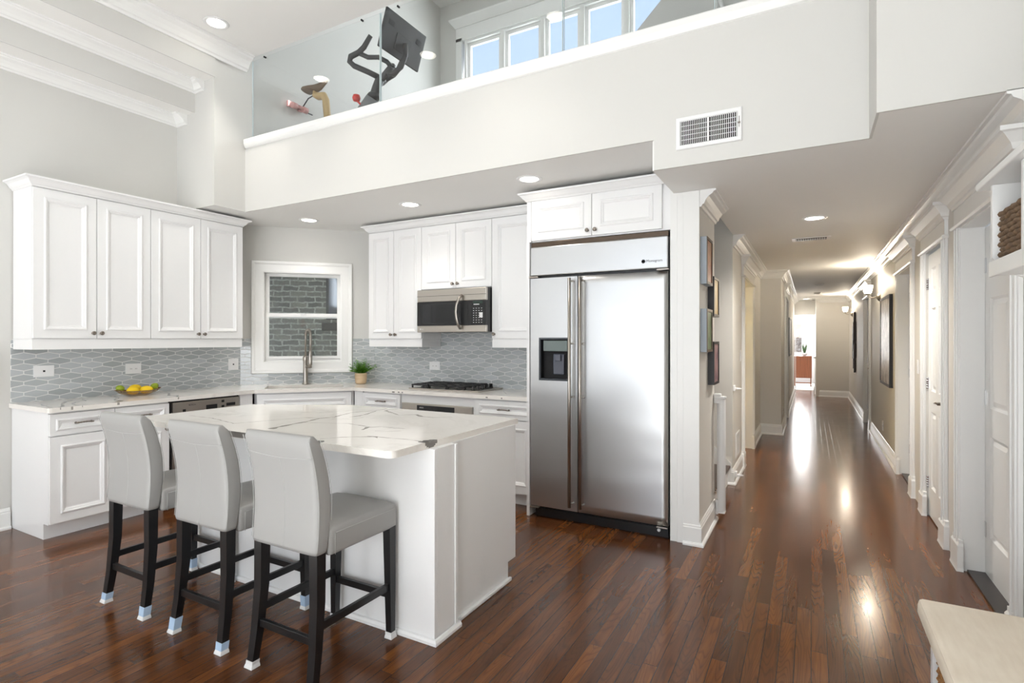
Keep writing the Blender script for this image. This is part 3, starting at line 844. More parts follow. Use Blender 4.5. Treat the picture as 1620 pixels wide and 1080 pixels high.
tag(finish(bm, 'crown_moulding', 'cab'), 'white crown moulding topping the wall cabinets around the microwave', 'crown moulding')
for a, b_, lb in ((-4.0, -3.316, 'white light rail under the cabinet left of the microwave'), (-2.522, -1.972, 'white light rail under the cabinet right of the microwave')):
    bm = B(); box(bm, a, b_, 4.225, 4.245, 1.318, 1.394); box(bm, a, a + .02, 4.245, 4.53, 1.318, 1.394); box(bm, b_ - .02, b_, 4.245, 4.53, 1.318, 1.394)
    tag(finish(bm, 'light_rail', 'cab'), lb, 'moulding')

# base cabinets
def base_unit(name, label, loc, rz, w, drawers=True, doors=1, end_left=False, depth=.575, bodyz=(.11, .885), kick=.07):
    t = thing(name, label, 'base cabinet', loc, rz)
    bm = B(); box(bm, 0, w, 0, depth, bodyz[0], bodyz[1]); box(bm, 0, w, kick, depth, 0.001, bodyz[0])
    finish(bm, 'cabinet_body', 'cab', t)
    if drawers:
        d = cab_door(t, 0, w, .722, .876, 'drawer', ins=.035); pull(d, w / 2, .80, -.021)
    zt = .718 if drawers else .876
    for k in range(doors):
        d = cab_door(t, w * k / doors, w * (k + 1) / doors, .115, zt)
        knob(d, w * (k + 1) / doors - .028 if k == 0 else w * k / doors + .028, zt - .05, -.021)
    return t
t = base_unit('base_cabinet', 'white base cabinet with drawer and door at the open left end', (-4.60, 1.75, 0), 90, .40)
t = base_unit('base_cabinet', 'white base cabinet with drawer and door beside the dishwasher', (-4.60, 2.152, 0), 90, .395)
# dishwasher
t = thing('dishwasher', 'stainless dishwasher under the left worktop beside the sink cabinet', 'dishwasher', (-4.60, 2.552, 0), 90)
bm = B(); box(bm, .0, .62, 0, .55, .09, .885); box(bm, .0, .62, .06, .55, .001, .09); finish(bm, 'housing', 'black', t)
bm = B(); box(bm, .02, .61, -.022, 0, .11, .76, 0, .004); finish(bm, 'door', 'steeldk', t)
cp = B(); box(cp, .02, .61, -.024, 0, .765, .872, 0, .004); cp = finish(cp, 'control_panel', 'steeldk', t)
for a, b_, c_, d_ in ((.10, .125, .785, .81), (.30, .40, .788, .826), (.44, .465, .835, .856), (.44, .465, .79, .81), (.485, .57, .80, .826)):
    bm = B(); box(bm, a, b_, -.0255, -.0235, c_, d_); finish(bm, 'button' if b_ - a < .03 else 'display', 'black', cp)
text_mesh('BOSCH', .018, 'lettering', cp, (.15, -.0245, .835), (R(90), 0, 0))
# diagonal sink cabinet: from (-4.60,3.20) side... front between P,Q
Pp, Qq = Vector((-4.58, 3.318)), Vector((-3.965, 3.97))
dv = (Qq - Pp); LD = dv.length; angD = math.degrees(math.atan2(dv.y, dv.x)); du = dv.normalized(); dn = Vector((-du.y, du.x))
t = thing('sink_cabinet', 'white angled base cabinet under the corner sink', 'base cabinet', (Pp.x, Pp.y, 0), angD)
bm = B(); box(bm, .0, LD, .02, .56, .11, .70); box(bm, 0, LD, .02, .035, .70, .885); box(bm, 0, LD, .09, .56, .001, .11); box(bm, -.0, .02, .02, .1, .70, .885); finish(bm, 'cabinet_body', 'cab', t)
cab_door(t, .02, LD - .02, .70, .876, 'false_front', ins=.05, y=.02)
for k in (0, 1): 
    d = cab_door(t, .02 + k * (LD - .04) / 2, .02 + (k + 1) * (LD - .04) / 2, .115, .695, y=.02)
    knob(d, (LD / 2 - .03) if k == 0 else LD / 2 + .03, .65, -.001)
bm = B(); box(bm, -4.62, -4.58, 3.175, 3.30, .001, .885); 
tag(finish(bm, 'cabinet_filler', 'cab'), 'narrow white filler strip between dishwasher and sink cabinet', 'cabinet panel')
bm = B(); box(bm, -3.955, -3.845, 3.972, 4.0, .11, .885)
tag(finish(bm, 'cabinet_filler', 'cab'), 'narrow white filler strip between sink cabinet and drawer cabinet', 'cabinet panel')
base_unit('base_cabinet', 'narrow white drawer cabinet between sink cabinet and oven', (-3.843, 3.99, 0), 0, .47, depth=.55)
base_unit('base_cabinet', 'white base cabinet with drawer and door against the refrigerator panel', (-2.538, 3.99, 0), 0, .565, depth=.55)
# oven
t = thing('wall_oven', 'built-in stainless oven under the cooktop', 'oven', (-3.37, 3.99, 0), 0)
bm = B(); box(bm, 0, .828, 0, .55, .10, .885); box(bm, 0, .828, .07, .55, .001, .10); finish(bm, 'surround_panel', 'cab', t)
bm = B(); box(bm, .02, .80, -.025, 0, .13, .66, 0, .004); finish(bm, 'oven_door', 'steeldk', t)
bm = B(); box(bm, .09, .73, -.027, -.024, .22, .55); finish(bm, 'oven_glass', 'glassblk', t)
bm = B(); tube(bm, [(.06, -.07, .61), (.76, -.07, .61)], .011, 12); tube(bm, [(.1, -.07, .61), (.1, -.02, .61)], .008); tube(bm, [(.72, -.07, .61), (.72, -.02, .61)], .008); finish(bm, 'handle', 'nickel', t)
bm = B(); box(bm, .02, .80, -.025, 0, .665, .805, 0, .004); cp = finish(bm, 'control_panel', 'steeldk', t)
bm = B(); box(bm, .20, .615, -.028, -.024, .70, .79); dp = finish(bm, 'display', 'glassblk', cp)
text_mesh('BOSCH', .014, 'letterlight', dp, (.23, -.0285, .765), (R(90), 0, 0))
bm = B()
for i in range(6):
    for j in range(3): box(bm, .36 + i * .038, .366 + i * .038, -.0287, -.0278, .715 + j * .024, .719 + j * .024)
bm.free()

# worktop with sink cut-out
def rect_on(P0, u, n, a0, a1, b0, b1):
    return [tuple(P0 + u * a + n * b_) for a, b_ in ((a0, b0), (a1, b0), (a1, b1), (a0, b1))]
Kp, Kq = Vector((-4.555, 3.30)), Vector((-3.955, 3.945))
ku = (Kq - Kp).normalized(); kn = Vector((-ku.y, ku.x)); KL = (Kq - Kp).length
sink_rect = rect_on(Kp, ku, kn, KL / 2 - .37, KL / 2 + .36, .085, .47)
bm = B()
prism(bm, [(XL + .002, 1.735), (-4.575, 1.735), (-4.560, 1.742), (-4.555, 1.755), tuple(Kp), tuple(Kq), (-1.975, 3.945), (-1.975, YB - .002), (DX1 + .002, YB - .002), (XL + .002, DY0 - .002)],
      .887, .92, 0, [sink_rect])
def ribbon(bm, pts, wid, z, mi, jit=.0):
    pts = [Vector(p) for p in pts]; out = []
    # densify
    for i in range(len(pts) - 1):
        n = max(2, int((pts[i + 1] - pts[i]).length / .02))
        for k in range(n): out.append((pts[i].lerp(pts[i + 1], k / n), i + k / n))
    out.append((pts[-1], len(pts) - 1)); L = []; Rr = []
    ph = random.random() * 9
    for j, (p, q) in enumerate(out):
        a = out[max(j - 1, 0)][0]; b_ = out[min(j + 1, len(out) - 1)][0]; d = (b_ - a); d = d.normalized() if d.length > 1e-9 else Vector((1, 0))
        n = Vector((-d.y, d.x)); i0 = min(int(q), len(pts) - 2); f = q - i0
        w = (wid[i0] * (1 - f) + wid[i0 + 1] * f) if isinstance(wid, (list, tuple)) else wid
        w = max(.0006, w * (1 + .35 * math.sin(j * 1.3 + ph) + vjit(.25)))
        off = n * (jit * math.sin(j * .9 + ph) + vjit(jit))
        L.append(bm.verts.new((p.x + off.x + n.x * w / 2, p.y + off.y + n.y * w / 2, z)))
        Rr.append(bm.verts.new((p.x + off.x - n.x * w / 2, p.y + off.y - n.y * w / 2, z)))
    for j in range(len(L) - 1):
        f = bm.faces.new((L[j], L[j + 1], Rr[j + 1], Rr[j])); f.material_index = mi; f.normal_update()
        if f.normal.z < 0: f.normal_flip()
    return
ZV = .9204
for pts, w, mi in (([(-4.57, 1.80), (-4.66, 1.86), (-4.78, 1.90), (-4.93, 1.98), (-5.05, 2.10)], [.012, .02, .01, .02, .006], 1),
                   ([(-4.58, 1.92), (-4.72, 1.94), (-4.86, 2.02)], [.008, .012, .003], 1),
                   ([(-4.60, 1.77), (-4.80, 1.80), (-4.95, 1.83)], [.006, .012, .004], 1),
                   ([(-4.57, 2.14), (-4.64, 2.22), (-4.75, 2.22), (-4.9, 2.33), (-5.1, 2.36)], [.02, .03, .01, .006, .012], 2),
                   ([(-4.57, 2.60), (-4.66, 2.66), (-4.72, 2.62), (-4.95, 2.75), (-5.12, 2.74)], [.02, .012, .02, .006, .004], 2),
                   ([(-4.75, 1.95), (-4.9, 2.1), (-5.1, 2.15)], [.004, .008, .004], 1),
                   ([(-4.10, 4.05), (-4.02, 4.03), (-3.95, 4.07)], [.02, .03, .008], 2), ([(-4.02, 3.90), (-3.95, 3.98)], [.02, .008], 2),
                   ([(-3.5, 3.96), (-3.42, 4.03), (-3.3, 4.02)], [.012, .02, .004], 1), ([(-2.5, 4.0), (-2.3, 3.98), (-2.2, 4.02)], [.005, .008, .003], 1),
                   ([(-2.45, 4.3), (-2.3, 4.1), (-2.05, 4.05)], [.004, .006, .003], 1)):
    ribbon(bm, pts, w, ZV, mi, .003)
# veins running over the worktop's front edge
for y, w, z in ((1.80, .006, .905), (1.865, .012, .897), (1.93, .005, .908), (2.155, .016, .9), (2.60, .010, .9)): box(bm, -4.5555, -4.5545, y, y + w, z, .9195, 1)
for x, w in ((-3.45, .03), (-3.38, .02), (-3.335, .015), (-2.42, .02), (-2.27, .012)): box(bm, x, x + w, 3.9442, 3.946, .895 + vjit(.003), .905, 2)
tag(finish(bm, 'worktop', ['quartz', 'vein', 'veindk'], recalc=True), 'white grey-veined quartz worktop running round the kitchen walls', 'countertop')
# sink
t = thing('kitchen_sink', 'white undermount sink below the window', 'sink', (Kp.x, Kp.y, 0), math.degrees(math.atan2(ku.y, ku.x)))
bm = B(); a0, a1, b0, b1 = KL / 2 - .38, KL / 2 + .37, .075, .48
for (p0, p1, q0, q1, z0_, z1_) in ((a0, a1, b0, b1, .715, .73), (a0, a0 + .012, b0, b1, .73, .886), (a1 - .012, a1, b0, b1, .73, .886), (a0 + .012, a1 - .012, b0, b0 + .012, .73, .886), (a0 + .012, a1 - .012, b1 - .012, b1, .73, .886)): box(bm, p0, p1, q0, q1, z0_, z1_)
finish(bm, 'basin', 'steeldk', t)
bm = B(); lathe(bm, [(.001, .731), (.04, .731), (.045, .734), (.045, .7365), (.001, .7365)], 20, c=((a0 + a1) / 2, (b0 + b1) / 2, 0)); finish(bm, 'drain', 'nickel', t)
# faucet
fx = Kp + ku * (KL / 2 - .015) + kn * .548
t = thing('kitchen_faucet', 'brushed nickel pull-down spring faucet behind the sink', 'faucet', (fx.x, fx.y, .9205), -10); t.scale = (1.2, 1.2, 1.2)
bm = B(); lathe(bm, [(.001, 0), (.03, 0), (.03, .006), (.024, .012), (.021, .03), (.021, .20), (.024, .21), (.024, .235), (.016, .25), (.001, .25)], 20); finish(bm, 'base_column', 'nickel', t)
bm = B(); arc = [(0, 0, .24), (0, 0, .42)]
for i in range(1, 15):
    a = PI - PI * i / 14; arc.append((.048 + .048 * math.cos(a), -.01 * i / 14, .42 + .055 * math.sin(a)))
arc += [(.097, -.012, .36), (.095, -.012, .28)]
tube(bm, arc, .0085, 12); finish(bm, 'neck', 'nickel', t)
bm = B(); pts = []
full = [Vector(p) for p in arc[1:]]
cum = [0]
for i in range(1, len(full)): cum.append(cum[-1] + (full[i] - full[i - 1]).length)
turns = 34
for i in range(turns * 8):
    s_ = cum[-1] * i / (turns * 8 - 1) * .97
    k = max(j for j in range(len(cum)) if cum[j] <= s_); k = min(k, len(full) - 2)
    f = (s_ - cum[k]) / max(1e-6, cum[k + 1] - cum[k]); p = full[k].lerp(full[k + 1], f); d = (full[k + 1] - full[k]).normalized()
    a1_ = d.cross(Vector((0, 1, 0))).normalized(); a2_ = d.cross(a1_)
    th = 2 * PI * i / 8; pts.append(p + (a1_ * math.cos(th) + a2_ * math.sin(th)) * .0125)
tube(bm, pts, .0022, 5); finish(bm, 'spring', 'nickel', t)
bm = B(); lathe(bm, [(.001, .165), (.014, .165), (.017, .18), (.017, .25), (.013, .275), (.012, .30), (.001, .30)], 16, c=(.095, -.012, 0)); finish(bm, 'spray_head', 'nickel', t)
bm = B(); tube(bm, [(0, 0, .155), (.05, -.006, .155), (.085, -.012, .156)], [.012, .012, .014], 12); finish(bm, 'holder_arm', 'nickel', t)
bm = B(); tube(bm, [(.05, -.006, .155), (.115, -.02, .155)], [.011, .011], 12); tube(bm, [(.108, -.02, .15), (.118, -.02, .20), (.122, -.02, .245)], [.006, .005, .004], 8); finish(bm, 'handle', 'nickel', t)

# cooktop
t = thing('gas_cooktop', 'stainless gas cooktop with black cast-iron grates', 'cooktop', (-3.37, 4.085, .9207), 0)
bm = B(); box(bm, 0, .79, 0, .44, 0, .012, 0, .004); finish(bm, 'top_plate', 'steeldk', t)
for gx in (.02, .225, .43):
    bm = B(); w = .20
    for (a, b_, c_, d_) in ((gx, gx + w, .02, .034), (gx, gx + w, .40, .414), (gx, gx + .013, .02, .414), (gx + w - .013, gx + w, .02, .414)): box(bm, a, b_, c_, d_, .034, .048, 0, .003)
    for yy in (.11, .31):
        box(bm, gx, gx + w, yy - .006, yy + .006, .034, .05, 0, .003); 
    box(bm, gx + w / 2 - .006, gx + w / 2 + .006, .02, .414, .034, .05, 0, .003)
    box(bm, gx, gx + w, .21, .222, .034, .048, 0, .003)
    for px in (gx + .002, gx + w - .014):
        for py in (.022, .40): box(bm, px, px + .012, py, py + .012, .0125, .035)
    finish(bm, 'grate', 'iron', t)
    for yy in ((.11, .31) if gx != .225 else (.215,)):
        bm = B(); lathe(bm, [(.001, .0125), (.048, .0125), (.046, .02), (.034, .024), (.034, .032), (.001, .033)], 20, c=(gx + w / 2, yy, 0)); finish(bm, 'burner', 'iron', t)
for i in range(5):
    bm = B(); lathe(bm, [(.001, .0125), (.021, .0125), (.021, .02), (.017, .022), (.016, .043), (.001, .044)], 16, c=(.695, .06 + i * .078, 0)); box(bm, .678, .712, .057 + i * .078, .063 + i * .078, .043, .052); finish(bm, 'control_knob', 'black', t)

# microwave
t = thing('microwave', 'stainless over-the-range microwave with curved handle', 'microwave', (-3.298, 4.127, 1.458), 0)
W_ = .772; H_ = .40
bm = B(); box(bm, .002, W_ - .002, .03, .40, .004, H_); finish(bm, 'housing', 'black', t)
bm = B(); box(bm, 0, W_, 0, .03, .285, .40, 0, .005); box(bm, 0, W_, -.001, .0, .338, .341, 1); finish(bm, 'vent_panel', ['steeldk', 'black'], t)
bm = B(); box(bm, 0, W_, 0, .03, 0, .062, 0, .004); finish(bm, 'lower_trim', 'steeldk', t)
bm = B(); box(bm, 0, .575, 0, .03, .062, .285); box(bm, .05, .50, -.0015, 0, .082, .262, 1); d = finish(bm, 'door', ['black', 'glassblk'], t)
bm = B(); box(bm, .577, W_, .0, .03, .062, .285); box(bm, .615, W_ - .014, -.0015, 0, .068, .282, 1); kp = finish(bm, 'control_panel', ['black', 'glassblk'], t)
bm = B(); tube(bm, [(.505 + .0, -.015, .03), (.50, -.042, .065), (.488, -.052, .12), (.482, -.055, .185), (.488, -.052, .245), (.505, -.042, .30), (.515, -.012, .34)], [.014] * 7, 12, squash=.7); finish(bm, 'handle', 'nickel', t)
text_mesh('LG', .02, 'letterlight', t, (.055, -.0035, .022), (R(90), 0, 0))
bm = B(); lathe(bm, [(.001, 0), (.008, 0), (.008, .001), (.001, .0012)], 16, c=(.04, -.0005, .03), ax='Y'); finish(bm, 'logo_disc', 'letterlight', t)
bm = B()
for i in range(4):
    for j in range(7): box(bm, .635 + i * .028, .646 + i * .028, -.0022, -.0014, .085 + j * .021, .089 + j * .021)
box(bm, .64, .70, -.0022, -.0014, .245, .252); box(bm, .70, .735, -.0024, -.0014, .13, .175)
finish(bm, 'keypad', 'letterlight', kp)
bm = B(); box(bm, .635, .735, -.0022, -.0014, .256, .278); finish(bm, 'display', mat('display_green', srgb(44, 62, 54), .2), kp)

# ------------------------------------------------------------------ refrigerator
t = thing('refrigerator', 'built-in stainless side-by-side refrigerator', 'refrigerator', (-1.935, 3.83, 0), 0)
bm = B(); box(bm, .005, 1.066, .055, .66, .10, 2.14); finish(bm, 'cabinet_body', 'stone', t)
def pillow(bm, x0, x1, z0, z1, y, th, bul=.004, nx=14, nz=30):
    """slightly bulged steel door front"""
    g = []
    for j in range(nz + 1):
        row = []
        for i in range(nx + 1):
            a, b_ = i / nx, j / nz
            k = (1 - (2 * a - 1) ** 4) * (1 - (2 * b_ - 1) ** 8)
            row.append(bm.verts.new((x0 + (x1 - x0) * a, y - bul * k, z0 + (z1 - z0) * b_)))
        g.append(row)
    for j in range(nz):
        for i in range(nx):
            f = bm.faces.new((g[j][i], g[j][i + 1], g[j + 1][i + 1], g[j + 1][i])); f.smooth = True
    bord = [g[0][i] for i in range(nx + 1)] + [g[j][nx] for j in range(1, nz + 1)] + [g[nz][i] for i in range(nx - 1, -1, -1)] + [g[j][0] for j in range(nz - 1, 0, -1)]
    bk = [bm.verts.new((v.co.x, y + th, v.co.z)) for v in bord]; n = len(bord)
    for i in range(n): bm.faces.new((bord[i], bk[i], bk[(i + 1) % n], bord[(i + 1) % n]))
    bm.faces.new(bk[::-1])
FX = .075, .333; FZ = 1.074, 1.405
# freezer door built around the dispenser recess
bm = B()
xs = [.0, FX[0], FX[1], .394]; zs = [.093, FZ[0], FZ[1], 1.868]
for i in range(3):
    for j in range(3):
        if i == 1 and j == 1: continue
        bm.faces.new([bm.verts.new(p) for p in ((xs[i], 0, zs[j]), (xs[i + 1], 0, zs[j]), (xs[i + 1], 0, zs[j + 1]), (xs[i], 0, zs[j + 1]))])
for a, b_ in (((0, .093), (.394, .093)), ((.394, .093), (.394, 1.868)), ((.394, 1.868), (0, 1.868)), ((0, 1.868), (0, .093))):
    bm.faces.new([bm.verts.new(p) for p in ((a[0], 0, a[1]), (a[0], .05, a[1]), (b_[0], .05, b_[1]), (b_[0], 0, b_[1]))])
bmesh.ops.remove_doubles(bm, verts=bm.verts, dist=1e-5)
fd = finish(bm, 'freezer_door', 'steel', t)
bm = B(); pillow(bm, .402, 1.067, .093, 1.868, 0, .05, .003); rd = finish(bm, 'fridge_door', 'steel', t)
bm = B(); box(bm, .0, 1.067, -.004, .05, 1.888, 2.112, 0, .008); gp = finish(bm, 'top_grille_panel', 'steel', t)
bm = B(); box(bm, .0, 1.067, .012, .06, 2.113, 2.15, 0, .003); finish(bm, 'top_vent', mat('dark_bronze_vent', srgb(92, 80, 70), .3, 1.0), t)
bm = B(); box(bm, .005, 1.062, .045, .06, 1.868, 1.888); box(bm, .394, .402, .02, .05, .1, 1.868); finish(bm, 'door_gasket', 'black', t)
for xx in (.0, .99):
    bm = B(); box(bm, xx - .008 if xx == 0 else xx, xx + .07 if xx == 0 else 1.075, -.018, .02, 1.872, 1.884, 0, .003); finish(bm, 'door_hinge', 'nickel', t)
    bm = B(); box(bm, xx - .002, xx + .075, -.014, .02, .078, .088, 0, .002); finish(bm, 'door_hinge', 'nickel', t)
bm = B(); box(bm, .03, 1.06, .03, .05, .012, .072); box(bm, .03, 1.06, .05, .6, .0, .10); finish(bm, 'kick_plate', 'black', t)
bm = B(); lathe(bm, [(.001, 0), (.012, 0), (.012, .02), (.001, .021)], 14, c=(1.0, .03, .055), ax='Y'); finish(bm, 'adjuster_foot', 'white', t)
for hx, par in ((.352, fd), (.436, rd)):
    bm = B(); tube(bm, [(hx, -.058, .135), (hx, -.058, 1.85)], .0125, 14)
    for z in (.16, .96, 1.36, 1.83): tube(bm, [(hx + .0, -.058, z), (hx + .012, -.002, z)], .007, 8)
    finish(bm, 'handle', 'nickel', par)
# dispenser
dt = B(); vv = lambda p: dt.verts.new(p)
loft_rect(dt, FX[0], FX[1], FZ[0], FZ[1], [(0, .0), (0, -.006), (.012, -.008), (.016, -.002)], 0, 0, fill=False)
dsp = finish(dt, 'dispenser_bezel', mat('charcoal_bezel', srgb(72, 76, 82), .35), fd)
bm = B(); loft_rect(bm, FX[0] + .016, FX[1] - .016, FZ[0] + .016, FZ[1] - .016, [(0, -.002), (.0, .052)], 0, 0); finish(bm, 'dispenser_recess', mat('dispenser_black', (.006, .006, .007), .7), dsp, recalc=False)
bm = B(); box(bm, FX[0] + .035, FX[1] - .022, .0, .03, 1.30, 1.383, 0, .004); cpn = finish(bm, 'dispenser_panel', mat('dispenser_grey', srgb(112, 124, 122), .25), dsp)
bm = B()
for i in range(5): box(bm, .135 + i * .022, .148 + i * .022, -.0012, .0, 1.352, 1.357); box(bm, .135 + i * .022, .146 + i * .022, -.0012, .0, 1.325, 1.329)
bm.free()
bm = B(); box(bm, .18, .27, .03, .05, 1.12, 1.28, 0, .006); box(bm, .205, .25, .008, .029, 1.225, 1.275, 0, .004); finish(bm, 'paddle', mat('smoky_paddle', srgb(88, 92, 104), .15), dsp)
text_mesh('Monogram', .026, 'lettering', gp, (.915, -.0048, 1.935), (R(90), 0, 0))
bm = B(); lathe(bm, [(.009, 0), (.014, 0), (.014, .0012), (.009, .0012), (.009, 0)], 18, c=(.895, -.0045, 1.942), ax='Y'); finish(bm, 'logo_ring', 'lettering', gp)
# fridge side panel and over-fridge cabinet
bm = B(); box(bm, -1.972, -1.948, 3.835, 4.53, 0.001, 2.155); tag(finish(bm, 'tall_side_panel', 'cab'), 'tall white panel on the left side of the refrigerator', 'cabinet panel')
t = thing('overhead_cabinet', 'white two-door cabinet above the refrigerator', 'wall cabinet', (-1.972, 3.862, 0), 0)
bm = B(); box(bm, 0, 1.116, .002, .67, 2.157, 2.49); box(bm, 0, .035, -.022, .002, 2.157, 2.489); finish(bm, 'cabinet_body', 'cab', t)
for a, b_, k in ((.035, .54, .51), (.54, 1.06, .57)):
    d = cab_door(t, a, b_, 2.165, 2.485, ins=.06); knob(d, k, 2.205, -.021)
bm = B(); sweep(bm, [(-1.972, 4.215), (-1.972, 3.835), (-.862, 3.835)][::-1], [(-.012, 2.492), (.0, 2.475), (.006, 2.477), (.012, 2.487), (.02, 2.493), (.036, 2.512), (.046, 2.522), (.055, 2.525), (.055, 2.538), (-.012, 2.538)])
tag(finish(bm, 'crown_moulding', 'cab'), 'white crown moulding topping the cabinet above the refrigerator', 'crown moulding')

# ------------------------------------------------------------------ island
t = thing('kitchen_island', 'white panelled kitchen island base under the veined worktop', 'kitchen island', (0, 0, 0))
bm = B(); box(bm, -3.32, -1.53, 2.03, 2.83, .11, .889); box(bm, -3.32, -1.53, 2.03, 2.74, .001, .11); finish(bm, 'cabinet_body', 'cab', t)
bm = B(); box(bm, -3.34, -1.505, 2.008, 2.03, .001, .889, 0, .002); finish(bm, 'back_panel', 'cab', t)
bm = B(); box(bm, -1.53, -1.505, 2.0301, 2.175, .001, .889); box(bm, -1.505, -1.497, 2.165, 2.185, .02, .889, 0, .003)
finish(bm, 'corner_post', 'cab', t)
bm = B(); sweep(bm, [(-1.50, 2.20), (-1.50, 2.006), (-3.34, 2.006)][::1], [(-.004, .0005), (-.004, .0005), (-.018, .0005), (-.018, .016), (-.012, .024), (-.004, .026)][1:] if False else [(0, .0005), (.016, .0005), (.016, .014), (.010, .024), (0, .026)][::1])
finish(bm, 'shoe_moulding', 'cab', t)
bm = B(); box(bm, -1.531, -1.513, 2.2, 2.758, .0005, .022, 0, .005); finish(bm, 'shoe_moulding', 'cab', t)
# island worktop
def arc_corner(cx, cy, r, a0, a1, n=6): return [(cx + r * math.cos(R(a0 + (a1 - a0) * i / n)), cy + r * math.sin(R(a0 + (a1 - a0) * i / n))) for i in range(n + 1)]
poly = arc_corner(-1.575, 1.795, .035, -90, 0) + [(-1.54, 2.88), (-2.90, 2.88), (-3.57, 2.55)] + arc_corner(-3.535, 1.795, .035, 180, 270)
bm = B(); prism(bm, poly, .889, .92)
f_ = 862.; s0, c0 = math.sin(R(28.76)), math.cos(R(28.76))
def on_top(px, py, z=.92):
    a = (px - 810) / f_; w = (537 - py) / f_; t_ = (z - 1.39) / w
    return (t_ * (-s0 + c0 * a), t_ * (c0 + s0 * a))
def vline(pts): return [on_top(370 + x / 3.52, 640 + y / 3.52) for x, y in pts]
VE = [([(205, 135), (245, 125), (330, 108), (400, 95), (480, 76)], [.03, .03, .016, .018, .012], 1),
      ([(480, 76), (560, 68), (650, 45), (720, 37), (790, 34), (850, 23)], [.014, .012, .008, .012, .008, .01], 1),
      ([(0, 105), (150, 92), (300, 80), (400, 72), (480, 76)], [.006, .008, .005, .006, .01], 1),
      ([(395, 100), (520, 102), (640, 105), (760, 125), (830, 122), (950, 131)], [.006, .004, .006, .01, .006, .003], 1),
      ([(715, 140), (745, 126), (765, 125)], [.014, .02, .006], 1),
      ([(640, 70), (700, 62), (740, 52), (790, 36)], [.006, .016, .012, .006], 1),
      ([(850, 35), (880, 45), (920, 58), (1020, 55)], [.02, .012, .006, .012], 1),
      ([(1015, 55), (1045, 66), (1110, 71), (1215, 70)], [.03, .016, .01, .003], 1),
      ([(840, 36), (870, 26), (930, 29)], [.012, .01, .003], 1),
      ([(480, 191), (600, 181), (780, 178), (900, 188), (1000, 198), (1095, 209)], [.004, .008, .01, .006, .007, .01], 1),
      ([(740, 175), (790, 179), (800, 186)], [.006, .018, .004], 1),
      ([(785, 147), (860, 148), (930, 147)], [.003, .005, .003], 1), ([(830, 125), (900, 133), (955, 132)], [.003, .007, .003], 1),
      ([(-250, 60), (-120, 75), (0, 105)], [.004, .006, .006], 1), ([(300, 40), (500, 45), (640, 33), (850, 23)], [.003, .004, .004, .004], 1)]
for pts, w, mi in VE: ribbon(bm, vline(pts), w, ZV, mi, .0015)
# dark mineral patches, wrapping over the edge
def patch(bm, pts, z, mi): 
    v = [bm.verts.new((p[0], p[1], z)) for p in pts]; f = bm.faces.new(v); f.material_index = mi; f.normal_update()
    if f.normal.z < 0: f.normal_flip()
patch(bm, [(-1.5401, 1.985), (-1.5401, 2.075), (-1.56, 2.072), (-1.572, 2.06), (-1.568, 2.045), (-1.585, 2.03), (-1.575, 2.005), (-1.59, 1.995), (-1.575, 1.98)], ZV, 2)
for y0_, y1_, za, zb in ((1.985, 2.075, .905, .9204), (1.995, 2.06, .897, .905), (2.01, 2.05, .892, .897)): box(bm, -1.541, -1.5394, y0_, y1_, za, zb, 2)
patch(bm, [(-2.02, 1.7599), (-1.96, 1.7599), (-1.965, 1.785), (-1.985, 1.80), (-2.01, 1.79)], ZV, 2)
for x0_, x1_, za, zb in ((-2.02, -1.965, .905, .9204), (-2.01, -1.975, .897, .905), (-2.10, -2.04, .906, .909), (-2.14, -2.09, .912, .915)): box(bm, x0_, x1_, 1.7594, 1.7604, za, zb, 2)
for x0_, x1_, za, zb in ((-2.62, -2.36, .892, .9204), (-2.66, -2.62, .9, .9204), (-2.36, -2.33, .9, .915)): box(bm, x0_, x1_, 1.7594, 1.7604, za, zb, 2)
tag(finish(bm, 'island_worktop', ['quartz', 'vein', 'veindk']), 'large white quartz slab with grey veins on the island', 'countertop')

